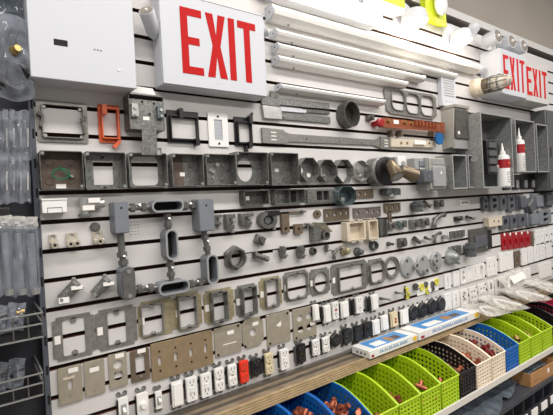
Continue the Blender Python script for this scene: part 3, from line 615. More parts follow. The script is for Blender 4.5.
X, Z = at(394, 188, .05); T = thing('motion_sensor', 'dark grey boxy motion sensor below the flood light', 'sensor', X, Z)
link('body', B().box(-.04, .04, -.045, EPS, -.03, .0), 'dgrey', T, .004); link('visor', B().box(-.002, .044, -.052, -.045, -.032, -.002), 'dgrey', T, .002); link('lens', B().ball((0, -.035, -.034), .022, 12, 8, (1, .7, .6)), 'lgrey', T)

# ------------------------------------------------------------------ grey conduit body frame
def capsule(cx, cz, w, h, r=None): return rrect(w, h, r if r is not None else min(w, h)*.48, 5, cx, cz)
X0, Z0 = at(165, 245, .03); T = thing('conduit_assembly', 'grey conduit bodies and fittings joined into an H shaped frame, left of the hex nut', 'conduit fittings', X0, Z0)
def LZ(u, v, d=.04): return L(u, v, d, X0, Z0)
def body(u, v, pw, ph, kind, horiz=False):
    cx, cz = LZ(u, v); sx, sz = scale(u, v, .04); w, h = pw*sx, ph*sz
    if kind == 'box':
        b = link('conduit_body', B().prism(rrect(w, h, .006, 3, cx, cz), EPS, -.05), 'grey', T, .004)
        link('body_cover', B().prism(rrect(w*.92, h*.95, .005, 3, cx, cz), -.05, -.053), 'grey', b); link('cover_screw', B().cyl((cx, -.053, cz + h*.3), (0, -1, 0), .003, .001, 8), 'dark', b)
    elif kind == 'open':
        b = link('conduit_body', B().prism(capsule(cx, cz, w, h), EPS, -.05, [capsule(cx, cz, w - .01, h - .01)]).prism(capsule(cx, cz, w - .006, h - .006), EPS, -.012), 'grey', T)
        link('opening_lip', B().prism(capsule(cx, cz, w + .002, h + .002), -.046, -.051, [capsule(cx, cz, w - .007, h - .007)]), 'lgrey', b); link('pocket', B().prism(capsule(cx, cz, w - .01, h - .01), -.012, -.013), 'dark', b)
    else:
        b = link('conduit_body', B().prism(capsule(cx, cz, w, h), EPS, -.05), 'grey', T, .004)
        link('body_cover', B().prism(capsule(cx, cz, w*.9, h*.95), -.05, -.058), 'gray2', b, .003); [link('cover_screw', B().cyl((cx, -.058, cz + q*h*.36), (0, -1, 0), .006, .002, 8), 'steel', b) for q in (-1, 1)]
    return b
body(120.5, 217.5, 14.5, 31.5, 'box'); body(167, 206, 31, 11.5, 'open'); body(205, 215, 15.5, 32, 'box')
body(171, 244.5, 11.5, 30, 'open'); body(127.5, 283, 13.5, 33.5, 'closed'); body(173.5, 287, 30, 12, 'open'); body(211.5, 269, 10.5, 29, 'open')
def fit(u0, v0, u1, v1, r, nut=True):
    a = LZ(u0, v0); b = LZ(u1, v1); p = Vector((a[0], -.028, a[1])); q = Vector((b[0], -.028, b[1])); ax = q - p
    f = link('fitting', B().tube([p, q], r*.8, 12), 'gray2', T)
    if nut:
        for t in (.25, .7):
            link('compression_nut', B().cyl(p + ax*t - ax.normalized()*.006, ax, r*1.25, .013, 6), 'gray2', f)
        c = p + ax*.5; pr = Vector((0, -1, .5)).normalized(); link('set_screw', B().cyl(c, pr, .0035, r*1.7, 6), 'steel', f)
fit(127, 208, 152, 207, .0105); fit(182, 206.3, 198.5, 205.5, .0105); fit(168.5, 211.5, 170, 230, .0105)
fit(121.5, 233, 123, 250, .0125, False); fit(122.5, 250, 125.5, 268, .0115); fit(205.5, 230.5, 210, 256, .0105)
fit(171.5, 259, 173, 281, .0105); fit(134, 290, 159, 288, .0105); fit(188, 285.5, 207, 281.5, .0105)

# ------------------------------------------------------------------ small fittings on the middle rows
def sm(name, label, cat, u, v, pw, ph, group=None): return put(name, label, cat, u, v, pw, ph, .02, group)
def tee_fit(label, u, v, pw, ph):
    T, w, h = sm('tee_connector', label, 'fitting', u, v, pw, ph)
    link('tee_run', B().tube([(-w*.3, -.018, -h/2), (-w*.3, -.018, h/2)], .013, 12), 'steel', T); link('tee_branch', B().tube([(-w*.3, -.018, h*.15), (w/2, -.018, h*.2)], .012, 12), 'steel', T)
    for i, (a, b) in enumerate(((.05, .36), (-.2, -.02))): link('price_sticker', B().box(a*w - .014, a*w + .016, -.034, -.03, b*h - .006, b*h + .007), 'label', T)
    link('locknut', B().cyl((-w*.3, -.018, -h*.32), (0, 0, -1), .017, .007, 8), 'galv', T)
    return T
tee_fit('steel tee connector with two white price stickers right of the white raceway box', 92, 207.5, 24, 19)
T, w, h = put('raceway_box', 'white plastic raceway box with a notched front, below the green wire box', 'box', 55, 206.5, 25, 13, .04)
link('box_body', B().box(-w/2, w/2, -.036, EPS, -h/2, h/2), 'white', T, .002)
link('notch_line', B().box(-w*.3, -w*.28, -.0366, -.036, -h/2, -.002).box(w*.28, w*.3, -.0366, -.036, -h/2, -.002).box(-w*.3, w*.3, -.0366, -.036, -.004, -.002), 'text', T)
link('lid', B().box(-w/2 - .001, w/2 + .001, -.038, EPS, h/2, h/2 + .004), 'white', T)
def lug(label, u, v, pw, ph, m='brass', n=1):
    T, w, h = sm('ground_lug', label, 'lug', u, v, pw, ph); m = 'nickel'
    link('tongue', B().prism(rrect(w*.9, h, .003), EPS, -.006, [circ(.006, 12, 0, h*.28)]), m, T)
    link('barrel', B().box(-w/2, w/2, -.03, -.006, -h/2, -h*.02), m, T, .003)
    for i in range(n):
        x = (i - (n - 1)/2)*w*.5; link('lug_screw', B().cyl((x, -.03, -h*.25), (0, -1, 0), .0085, .004, 8), 'nickel', T); link('wire_hole', B().cyl((x, -.0342, -h*.25), (0, -1, 0), .004, .0006, 8), 'dark', T)
    return T
lug('narrow brass coloured ground lug, leftmost of the three', 54, 241.5, 8.5, 14); lug('wide brass coloured ground lug with two screws, middle of the three', 73, 240, 13, 14, n=2)
lug('brass coloured ground lug under the grey disc', 99, 238, 11.5, 12.5)
T, w, h = sm('knockout_plug', 'grey round flat plug above the third ground lug', 'plug', 96.5, 227, 10, 9.5); link('disc', B().lathe((0, EPS, 0), (0, -1, 0), [(0, w/2), (.006, w/2), (.009, w*.4)], 22), 'gray2', T); link('spring_leg', B().box(-.004, .004, -.004, EPS, -h*.7, -h*.3), 'steel', T)
def strap(label, u, v, pw, ph, ang, n=2):
    T, w, h = sm('angle_connector', label, 'fitting', u, v, pw, ph)
    c = math.cos(ang); s = math.sin(ang); p = Vector((-w*.45, -.018, -h*.35)); q = Vector((w*.3, -.024, h*.3))
    link('connector_body', B().tube([p, p.lerp(q, .5), q], [.013, .015, .016], 8), 'galv', T, smooth=False); link('flange', B().cyl(q, q - p, .02, .008, 8), 'galv', T)
    link('price_sticker', B().box(.0, .028, -.043, -.04, h*.12, h*.32), 'label', T)
    link('clamp_screw', B().cyl((w*.2, -.02, h*.42), (0, -.3, 1), .005, .014, 6), 'steel', T); link('clamp_screw', B().cyl((-w*.4, -.03, -h*.3), (-.4, -1, 0), .005, .012, 6), 'steel', T)
    return T
T = strap('slanting steel cable connector with price stickers, lower left', 70, 291.5, 21, 19, .7); link('price_sticker', B().box(-.03, -.006, -.04, -.036, -.024, -.01), 'label', T)
strap('slanting steel cable connector left of the oval conduit body', 101.5, 287.5, 18, 18, .7)
X, Z = at(236, 258, .02); T = thing('hex_bushing', 'large grey hexagonal nut ring under the small clamps', 'fitting', X, Z); sx, sz = scale(236, 258, .02)
r = 12.6*sz; link('hex_body', B().prism([(r*math.cos(a)*.98, r*math.sin(a)) for a in [PI/6 + i*PI/3 for i in range(6)]], EPS, -.022, [circ(r*.64, 26)]), 'gray2', T, .002)
link('threaded_rim', B().prism(circ(r*.76, 26), -.022, -.036, [circ(r*.66, 26)]), 'gray2', T)
def c_clamp(label, u, v, pw, ph, style=0):
    T, w, h = sm('beam_clamp', label, 'clamp', u, v, pw, ph)
    link('jaw', B().prism([(-w/2, -h/2), (w*.3, -h/2), (w*.3, -h*.22), (-w*.2, -h*.22), (-w*.2, h*.2), (w*.45, h*.2), (w*.45, h/2), (-w/2, h/2)], EPS, -.024), 'gray2', T, .002)
    link('clamp_bolt', B().cyl((w*.22, -.012, -h*.7), (0, 0, 1), .0055, h*.9, 8).cyl((w*.22, -.012, -h*.76), (0, 0, 1), .009, .007, 6), 'steel', T)
    if style: link('side_bolt', B().cyl((0, -.024, .0), (0, -1, 0), .006, .02, 8), 'steel', T)
    return T
c_clamp('small grey beam clamp right next to the grey conduit frame', 218, 219.5, 9.5, 10); c_clamp('tall grey beam clamp with a bolt through its top', 231, 221.5, 10, 15, 1); c_clamp('grey beam clamp with a side lever under the low wide box', 247.5, 219, 13.5, 12, 1)
T, w, h = sm('pipe_clamp', 'round grey pipe clamp with a black top block', 'clamp', 269.5, 220, 19, 17)
link('ring_strap', B().prism(circ(w*.46, 22, -w*.08, 0, h*.5), EPS, -.026, [circ(w*.26, 22, -w*.08, 0, h*.28)]), 'gray2', T); link('black_block', B().box(-w*.1, w*.5, -.03, -.004, h*.22, h*.55), 'black', T, .002); link('clamp_bolt', B().cyl((w*.28, -.014, -h*.6), (0, 0, 1), .006, h*.85, 8), 'steel', T)
link('dark_eye', B().cyl((-w*.08, EPS, 0), (0, -1, 0), w*.16, .02, 14), 'dgrey', T)
T, w, h = sm('angle_bracket', 'brown L shaped strut bracket with a long thin arm', 'bracket', 287, 222.5, 7.5, 21)
link('upright_leg', B().prism(rrect(w, h, .002), EPS, -.012, [circ(.006, 12, 0, -h*.3)]), 'strip', T); link('arm', B().box(-w/2, w*2.9, -.012, EPS, h*.42, h*.5), 'strip', T); link('arm_bolt', B().cyl((w*2.2, -.012, h*.46), (0, -1, 0), .007, .008, 6), 'dgalv', T)
T, w, h = sm('strut_clip', 'brown strut clip with a dark bolt arm, below the thin arm bracket', 'bracket', 300, 229, 8, 10); link('clip_plate', B().prism(rrect(w, h, .004), EPS, -.014, [circ(.006, 10)]), 'strip', T); link('bolt_arm', B().cyl((w/2, -.008, h*.2), (1, 0, .1), .008, w*1.0, 8), 'dgalv', T); link('wing_nut', B().box(w*.9, w*1.15, -.02, -.0, 0, h*.5), 'dgalv', T)
T, w, h = sm('fender_washer', 'small brown round washer left of the brown strap plate', 'washer', 320, 214, 7.5, 8); link('disc', B().prism(circ(w*.5, 18, rz=h*.5), EPS, -.006, [circ(w*.14, 10)]), 'strip', T); link('centre_hole', B().cyl((0, EPS, 0), (0, -1, 0), w*.15, .002, 10), 'dark', T)
def strip_plate(label, u, v, pw, ph, m, holes):
    T, w, h = sm('strut_plate', label, 'bracket', u, v, pw, ph)
    link('plate', B().prism(rrect(w, h, .004), EPS, -.007, [circ(.0085, 12, x*w, z*h) for x, z in holes]), m, T); link('edge_fold', B().box(-w/2, w/2, -.01, EPS, h/2 - .003, h/2), m, T); return T
strip_plate('brown strut plate with four holes right of the small washer', 339.5, 214.3, 25, 12, 'strip', ((-.38, 0), (-.08, 0), (.18, .05), (.4, .05)))
strip_plate('purple grey strut plate with holes in a line', 370, 212.3, 27, 10, 'pstrip', ((-.36, 0), (0, .1), (.2, 0), (.42, 0)))
strip_plate('brown strut plate right of the teal octagon box', 366.5, 193.5, 19, 9, 'strip', ((-.25, 0), (.1, 0)))
T = strip_plate('brown corner strut plate with two arms', 395, 207.5, 16, 9, 'strip', ((-.3, 0), (.05, 0), (.34, 0))); link('lower_arm', B().prism(rrect(.022, .05, .004, cx=-.02, cz=-.04), EPS, -.007, [circ(.006, 10, -.02, -.05)]), 'strip', T)
T, w, h = put('cable_bracket', 'tilted galvanised angle bracket with a bright top flap', 'bracket', 321.5, 231.5, 15, 19, .03)
link('side_plate', B().prism([(-w/2, -h/2), (-w*.1, -h/2), (w*.0, h*.2), (-w*.25, h/2), (-w/2, h*.3)], EPS, -.03), 'galv', T); link('top_flap', B().add([(-w*.45, -.03, h/2), (0, -.05, h*.48), (w*.5, -.05, -h*.05), (w*.1, -.03, -h*.02), (-w*.45, -.027, h*.48), (0, -.047, h*.46), (w*.5, -.047, -h*.07), (w*.1, -.027, -h*.04)], [(0,1,2,3),(4,5,6,7),(0,1,5,4),(1,2,6,5),(2,3,7,6),(3,0,4,7)]), 'steel', T)
link('conduit_ring', B().lathe((w*.28, EPS, -h*.22), (0, -1, 0), [(0, w*.24), (.035, w*.24), (.036, w*.15), (.02, w*.14)], 16), 'gray2', T)
def emt(label, u, v, pw, ph, style='plain', m='gray2', group=None):
    T, w, h = sm('conduit_connector', label, 'fitting', u, v, pw*.88, ph*.88, group); r = min(w, h)*.5
    if style == 'side':      # lying along the wall, slanting down right
        a = Vector((-w*.45, -.016, h*.35)); b = Vector((w*.45, -.018, -h*.35)); link('barrel', B().tube([a, b], h*.32, 12), m, T); link('end_nut', B().cyl(a, b - a, h*.42, .012, 8), 'dgalv', T); link('set_screw', B().cyl(a.lerp(b, .7), (0, -1, 0), .005, .026, 6), 'steel', T)
    elif style == 'up':
        link('barrel', B().cyl((0, -w*.5, -h/2), (0, 0, 1), w*.4, h*.62, 12), m, T); link('hex_nut', B().cyl((0, -w*.5, h*.1), (0, 0, 1), w*.52, h*.22, 6), m, T); link('thread', B().cyl((0, -w*.5, h*.3), (0, 0, 1), w*.36, h*.2, 12), m, T); link('set_screw', B().cyl((0, -w*.8, -h*.25), (.6, -1, 0), .004, .014, 6), 'steel', T); link('wall_pad', B().box(-w*.2, w*.2, -w*.3, EPS, -h*.3, h*.3), m, T)
    elif style == 'ring':
        link('ring', B().prism(circ(w/2, 22, rz=h/2), EPS, -.01, [circ(w*.36, 22, rz=h*.36)]), m, T); link('ring_rim', B().prism(circ(w*.43, 22, rz=h*.43), -.01, -.018, [circ(w*.36, 22, rz=h*.36)]), m, T)
    elif style == 'knob':
        link('flange', B().lathe((0, EPS, 0), (0, -1, 0), [(0, h*.5), (.01, h*.5), (.014, h*.4)], 18), m, T); link('hub', B().lathe((0, -.012, 0), (0, -1, 0), [(0, h*.34), (.02, h*.32), (.024, h*.2)], 14), m, T)
    elif style == 'elbow':
        p = [(w*.5 - w*.9*math.sin(a), -.02, h*.4 - h*.9*(1 - math.cos(a))) for a in [i*PI/2/6 for i in range(7)]]; link('bend', B().tube(p, h*.2, 12), m, T); link('collar', B().cyl(p[0], (1, 0, 0), h*.26, .012, 12), m, T); link('end_collar', B().cyl(p[-1], (0, 0, -1), h*.26, .012, 12), m, T); link('wall_pad', B().box(-w*.2, w*.1, -.016, EPS, -.0, h*.2), m, T)
    elif style == 'box':
        link('saddle', B().box(-w/2, w/2, -.022, EPS, -h/2, h/2), m, T, .003); link('throat', B().cyl((0, -.022, 0), (0, -1, 0), min(w, h)*.33, .01, 12), 'dgalv', T); link('saddle_screw', B().cyl((-w*.35, -.022, h*.3), (0, -1, 0), .004, .005, 6).cyl((w*.35, -.022, -h*.3), (0, -1, 0), .004, .005, 6), 'steel', T)
    elif style == 'gang':
        link('clip_row', B().box(-w/2, w/2, -.004, EPS, -h/2, h/2), 'label', T); 
        for i in range(4): link('clip', B().box(-w*.46 + i*w*.24, -w*.46 + i*w*.24 + w*.19, -.016, -.004, -h*.44, h*.44), m, T, .002)
    else:
        link('barrel', B().cyl((0, EPS, 0), (.2, -1, .1), r*.8, .03, 12), m, T); link('locknut', B().cyl((0, EPS, 0), (0, -1, 0), r, .008, 8), 'dgalv', T); link('set_screw', B().cyl((0, -.02, r*.6), (0, 0, 1), .004, .01, 6), 'steel', T)
    return T
emt('small square grey fitting tilted above the hex nut', 261, 240, 10, 10, 'box').rotation_euler = (0, .5, 0)
emt('ribbed grey cable connector slanting down right of the hex nut', 261.5, 257, 17, 10, 'side'); emt('grey upright conduit connector with a hex nut', 283.5, 252.5, 7.5, 14, 'up'); emt('wider grey upright conduit connector with double screws', 300.8, 252.3, 9, 14, 'up')
emt('small grey ring connector left of the two tiny clips', 315, 251.5, 6, 9, 'ring', 'dgalv'); emt('tiny clip with hook, upper left of the pair', 328.5, 248.5, 4, 8, 'up'); emt('tiny grey elbow clip beside the brassy knob', 336.5, 252, 8, 9, 'elbow')
emt('round brass coloured bushing on a grey flange', 346.5, 251, 8.5, 11, 'knob', 'yring'); emt('dark grey round knob bushing under the double bracket', 360, 252, 8, 10, 'knob', 'dgrey'); emt('dark thin ring below the white single bracket', 376, 245.8, 8.5, 11, 'ring', 'dgrey')
emt('small dark bushing just right of the dark thin ring', 391, 244, 6, 5, 'knob', 'dgalv')
def white_bracket(label, u, v, pw, ph, m='beige'):
    T, w, h = put('box_bracket', label, 'bracket', u, v, pw, ph, .03)
    link('frame', B().prism(rrect(w, h, .003), EPS, -.034, [rrect(w*.76, h*.84, .002, cx=w*.03)]), m, T); link('back_face', B().box(-w*.4, w*.45, -.006, EPS, -h*.43, h*.43), m, T)
    for s in (-1, 1):
        link('ear', B().prism(rrect(w*.22, h*.1, .002, cx=-w*.18, cz=s*h*.53), -.03, -.034, [circ(.003, 8, -w*.18, s*h*.53)]), m, T); link('ear', B().prism(rrect(w*.22, h*.1, .002, cx=w*.22, cz=s*h*.53), -.03, -.034, [circ(.003, 8, w*.22, s*h*.53)]), m, T)
    return T
white_bracket('wide cream plastic box with deep rectangular opening', 356, 231, 18.5, 19, 'beige'); white_bracket('narrow cream plastic box right of the wide one', 372.8, 229.5, 9.5, 19.5, 'beige')
T, w, h = sm('steel_channel', 'short folded steel channel right of the cream boxes', 'bracket', 383.3, 227.5, 8.5, 17); link('web', B().box(-w/2, w/2, -.003, EPS, -h/2, h/2), 'galv', T); link('side_fold', B().box(-w/2, -w/2 + .003, -.03, -.003, -h/2, h/2), 'galv', T); link('side_fold', B().box(w/2 - .003, w/2, -.02, -.003, -h/2, h/2), 'galv', T)
emt('galvanised saddle fitting, first of four under the brown corner plate', 393, 225.5, 8, 8, 'box', 'galv'); emt('galvanised saddle fitting, second of four under the brown corner plate', 403, 224, 9, 8, 'box', 'teal'); emt('widest galvanised saddle fitting, third of four under the brown corner plate', 416, 223.5, 10, 9, 'box', 'galv'); emt('galvanised saddle fitting just left of the bent elbow', 426, 222, 8, 9, 'box', 'galv')
emt('grey bent conduit elbow on the row of galvanised saddles', 438, 219.5, 12, 11.5, 'elbow')
emt('dark boxy beam fitting with a cap on top, below the weatherproof boxes', 415.5, 206.5, 9, 12, 'up', 'dgrey'); emt('dark stubby connector between two dark fittings', 427.5, 204.5, 7, 7, 'side', 'strip'); emt('grey stubby fitting under the weatherproof lever box', 440.5, 203.5, 8, 8, 'box', 'dgalv')
for q, (u, v, pw, ph, lab, st) in enumerate(((460, 218.5, 7, 5, 'left of two small black fittings left of the beige box', 'box'), (470.5, 217.8, 8, 4.5, 'right of two small black fittings left of the beige box', 'side'))): emt(lab, u, v, pw, ph, st, 'black')
emt('small grey connector, first on the row of small fittings', 391, 244+2, 6, 4.5, 'side', 'dgalv') if 0 else None
emt('tall grey lug connector, left end of the small fitting row above the round covers', 403.5, 242.5, 7.5, 10, 'box', 'dgalv'); emt('round grey connector above the first round cover', 417.5, 240.5, 6.5, 7.5, 'side', 'dgalv'); emt('tiny flat grey connector above the second round cover', 428, 238.5, 6, 4.5, 'side', 'gray2'); emt('grey curled cable clip above the third round cover', 436.5, 236.5, 6.5, 8, 'elbow', 'dgalv'); emt('tiny pale clips left of the row of grey clips', 445.5, 237, 4.5, 5, 'up', 'lgrey'); emt('row of four grey clips on a white card', 459, 234, 17.5, 9, 'gang', 'gray2')
X, Z = at(465, 202.5, .004); T = thing('printed_card', 'small white tag with grey print under the galvanised boxes', 'tag', X, Z); link('card', B().box(-.05, .05, -.003, EPS, -.015, .015), 'label', T); link('print', B().box(-.03, -.012, -.0036, -.003, -.004, .004).box(-.004, .03, -.0036, -.003, -.003, .003), 'text', T)
emt('dark triangular fitting right of the galvanised cone', 457.5, 251, 9, 12, 'box', 'dgrey'); emt('dark hanging connector left of the dark grey cover', 468, 249.5, 8, 15, 'up', 'dgrey')

# ------------------------------------------------------------------ mud rings
def mud_ring(label, u, v, pw, ph, ow, oh, dx=0., kind='rect', m='ring', raise_=.012, ears=True, wing=None):
    T, w, h = put('mud_ring', label, 'ring', u, v, pw, ph, .004); sx, sz = scale(u, v, .004); a, b = ow*sx, oh*sz; cx = dx*sx
    hole = rrect(a, b, .004 if kind == 'rect' else .02, 4, cx) if kind in ('rect', 'oct') else circ(a/2, 26, cx, 0, b/2)
    k = lambda q: rrect(a + q, b + q, .006 if kind == 'rect' else .022, 4, cx) if kind in ('rect', 'oct') else circ((a + q)/2, 26, cx, 0, (b + q)/2)
    c = .01; oo = [(-w/2 + c, -h/2), (w/2 - c, -h/2), (w/2 - c, -h/2 + c*.7), (w/2, -h/2 + c), (w/2, h/2 - c), (w/2 - c, h/2 - c*.7), (w/2 - c, h/2), (-w/2 + c, h/2), (-w/2 + c, h/2 - c*.7), (-w/2, h/2 - c), (-w/2, -h/2 + c), (-w/2 + c, -h/2 + c*.7)]
    link('flat_plate', B().prism(oo, EPS, -.003, [k(.004)]), wing or m, T)
    if raise_: link('raised_collar', B().prism(k(.007), EPS, -raise_, [hole]), m, T)
    if ears and kind != 'round':
        for s in (-1, 1): link('screw_tab', B().prism(circ(.008, 10, cx, s*(b/2 - .002)), -raise_ + .002 if raise_ else EPS, -raise_ if raise_ else -.003, [circ(.0025, 8, cx, s*(b/2 - .006))]), m, T)
    link('price_sticker', B().box(-w*.46, -w*.46 + .014, -.0036, -.003, -.012, .01), 'label', T)
    return T
mud_ring('large flat grey plaster ring at left end of the ring row', 74.5, 336.5, 42, 43, 20.5, 34, -.3, raise_=0); mud_ring('second flat grey plaster ring with rectangular opening', 117, 327.5, 41, 40, 18, 32, .2, raise_=.004)
mud_ring('third plaster ring with raised rectangular collar and yellowed right flange', 157, 318, 36, 36, 20, 29, -5, wing='yring'); mud_ring('fourth plaster ring, raised collar and yellowed flanges', 188.5, 311, 27, 36, 16.5, 29.5, -2, wing='yring', raise_=.02)
mud_ring('fifth plaster ring with deep raised collar', 219.5, 305.5, 30, 33, 13.5, 28, -2, raise_=.028, m='galv', wing='yring'); mud_ring('sixth plaster ring with deep collar, above the octagon cover', 247, 300, 22, 31, 12, 26, 0, raise_=.028, m='galv', wing='ring')
mud_ring('seventh plaster ring, narrow with yellowed flanges', 271, 292.5, 22, 31, 11.5, 26, 0, raise_=.016, wing='yring'); mud_ring('plaster ring with eight cornered opening', 296.5, 285.5, 25, 29, 20, 24, 0, 'oct', raise_=.014); mud_ring('plaster ring with round opening beside the big square ring', 320, 281.5, 20, 26, 13, 20, 0, 'round', raise_=.012)
mud_ring('big square two gang plaster ring with wide opening', 350, 277, 36, 30, 23.5, 23.5, .5, raise_=.014); mud_ring('rounded plaster ring right of the big square one', 376, 271.5, 16, 25, 13.5, 20, 0, 'oct', raise_=.018)
def round_ring(label, u, v, pw, ph, hw, m='ring'):
    T, w, h = put('round_ring', label, 'ring', u, v, pw, ph, .01); link('ring', B().prism(circ(w/2, 30, rz=h/2), EPS, -.01, [circ(w*hw, 30, rz=h*hw)]), m, T); link('rim', B().prism(circ(w*.5, 30, rz=h*.5), -.01, -.014, [circ(w*.46, 30, rz=h*.46)]), m, T); link('ring_screw', B().cyl((0, -.01, h*.43), (0, -1, 0), .004, .004, 6).cyl((0, -.01, -h*.43), (0, -1, 0), .004, .004, 6), 'steel', T); return T
round_ring('round grey ring with slat groove showing through, left of the pale round covers', 392.3, 267.5, 14, 22, .36)
round_ring('narrow round ring tucked behind the rounded plaster ring', 383.5, 271.5, 6, 19, .38, 'galv') if 0 else None
def round_cover(label, u, v, pw, ph, hx, hz, m='lgrey'):
    T, w, h = put('round_cover', label, 'cover', u, v, pw, ph, .01)
    link('dish', B().lathe((0, EPS, 0), (0, -1, 0), [(0, h*.5), (.006, h*.5), (.012, h*.44), (.014, h*.1)], 28), m, T)
    link('hub', B().prism(circ(h*.17, 16, hx*w, hz*h), -.012, -.03, [circ(h*.1, 16, hx*w, hz*h)]), m, T); link('dark_bore', B().cyl((hx*w, -.012, hz*h), (0, -1, 0), h*.1, .004, 12), 'dark', T); link('cover_screw', B().cyl((-w*.1, -.013, h*.3), (0, -1, 0), .006, .004, 8).cyl((-w*.1, -.013, -h*.3), (0, -1, 0), .006, .004, 8), 'dgalv', T); return T
round_cover('pale grey round cover with hub at its right, first of three', 408, 267, 14, 22, .42, .0); round_cover('pale grey round cover with a dark centre screw, second of three', 423.5, 265, 13, 21, .0, -.28); round_cover('pale round cover with hub at left, third of three', 437, 261.5, 11.5, 20, -.3, .05)
X, Z = at(453, 257, .02); T = thing('cone_fitting', 'galvanised cone shaped fitting with round ports right of the round covers', 'fitting', X, Z)
sx, sz = scale(453, 257, .02); link('cone', B().lathe((0, EPS, 0), (0, -1, 0), [(0, 8.5*sz), (.012, 8*sz), (.05, 3*sz), (.052, 1)] [:3] + [(.054, .002)], 14), 'lgalv', T); link('port', B().cyl((-4.5*sx, -.01, -2*sz), (-.6, -1, 0), .014, .03, 12), 'lgalv', T); link('port', B().cyl((3*sx, -.01, -5*sz), (.5, -1, -.3), .012, .03, 12), 'lgalv', T); link('top_lug', B().box(-.01, .004, -.016, EPS, 5*sz, 10*sz), 'lgalv', T)
X, Z = at(483, 241.5, .03); T = thing('square_cover', 'dark grey square cover with black frame left of the red plates', 'cover', X, Z); T.scale = (1, .5, 1)
xa, zb = L(474, 254.5, .03); xb, _ = L(491, 250, .03); zt = L(474, 229.5, .03)[1]; link('cover_plate', B().box(xa, xb, -.03, EPS, zb, zt), 'dgalv', T, .003); link('black_frame', B().prism(rrect(xb - xa + .05, (zt - zb)*.8, .004, cx=.02, cz=-.0), EPS, -.022), 'black', T); link('raised_lid', B().box(xa + .04, xb - .02, -.042, -.03, zb + .03, zt - .04), 'gcov', T, .004); [link('cover_screw', B().cyl((q, -.03, zb + .02), (0, -1, 0), .006, .003, 8), 'steel', T) for q in (xa + .015, xb - .015)]

# ------------------------------------------------------------------ stainless wall plates
def wallplate(label, u, v, pw, ph, m='stain', kind='blank', gangs=1, sticker=None, name='wall_plate', t=.006):
    T, w, h = put(name, label, 'plate', u, v, pw * (.93 if gangs == 1 else .98), ph * .98, .004); holes = []; g = w/gangs
    for i in range(gangs):
        cx = -w/2 + g*(i + .5)
        if kind == 'toggle': holes.append(rrect(min(.0105, g*.2), .0245, .001, cx=cx))
        elif kind == 'duplex': holes += [circ(g*.26, 16, cx, h*.175, g*.24), circ(g*.26, 16, cx, -h*.175, g*.24)]
        elif kind == 'decora': holes.append(rrect(g*.5, h*.6, .002, cx=cx))
        elif kind == 'duplex2': holes += [circ(w*.13, 16, sx*w*.2, sz*h*.18, h*.11) for sx in (-1, 1) for sz in (-1, 1)]
        elif kind == 'round': holes.append(circ(w*.14, 16, -w*.02, 0, h*.13))
    oo = octo(w, h, .18) if kind == 'round' else rrect(w, h, .003)
    link('plate_face', B().prism(oo, EPS, -t, holes), m, T, .0012)
    for i in range(gangs):
        cx = -w/2 + g*(i + .5)
        for s in ((0,) if kind == 'duplex' else (-1, 1)):
            if kind in ('square', 'round', 'duplex2'): link('screw', B().cyl((s*w*.4, -t, s*h*.42), (0, -1, 0), .0045, .0012, 8), 'dark', T)
            else: link('screw', B().cyl((cx, -t, s*h*(.34 if kind == 'decora' else .26 if kind == 'toggle' else .37)), (0, -1, 0), .0032, .0012, 8), 'dark' if m == 'bronze' else 'steel', T)
    for sk in (sticker or ()): link('price_sticker', B().box(sk[0]*w - .012, sk[0]*w + .012, -t - .0006, -t, sk[1]*h - .006, sk[1]*h + .006), 'label', T)
    return T, w, h
T, w, h = wallplate('stainless toggle switch plate with stickers, bottom left corner of the wall', 70.3, 384.5, 25.5, 37, kind='toggle', sticker=((.15, .38),)); link('tape_strip', B().box(-w*.3, w*.2, -.0066, -.006, h*.17, h*.23), 'beige', T)
wallplate('blank stainless plate with one white sticker, second from the left', 94.6, 377.5, 21.5, 35, sticker=((.0, .24),)); wallplate('stainless duplex outlet plate with two oval holes', 118, 370.2, 19.5, 34.5, kind='duplex', sticker=((.12, .42),))
wallplate('dark brown metal plate with one tall rectangular opening', 140.2, 365.3, 20, 31.5, m='strip', kind='decora', sticker=((.1, .46),)); wallplate('wide tan four gang toggle switch plate', 183.3, 354.5, 62, 36.3, m='bronze', kind='toggle', gangs=4)
T, w, h = wallplate('square stainless cover with sticker left of the octagon cover', 228, 340, 28, 29, kind='square', sticker=((.1, .25),)); link('etched_line', B().box(-w*.2, w*.3, -.0064, -.006, -h*.14, -h*.11), 'label', T)
wallplate('octagon shaped stainless cover with round white knockout', 253, 332, 22.5, 29, kind='round', sticker=((.12, .28),)); T, w, h = wallplate('blank square stainless cover with torn label right of the octagon cover', 278.5, 328, 24.5, 31, kind='square'); link('torn_label', B().prism([(-.012, .012), (-.002, .016), (.01, .024), (.012, .012), (.006, .004), (-.004, .008)], -.006, -.0066), 'label', T)
wallplate('square stainless cover with four outlet holes', 304.5, 322.5, 24, 31, kind='duplex2', sticker=((.35, -.1),))

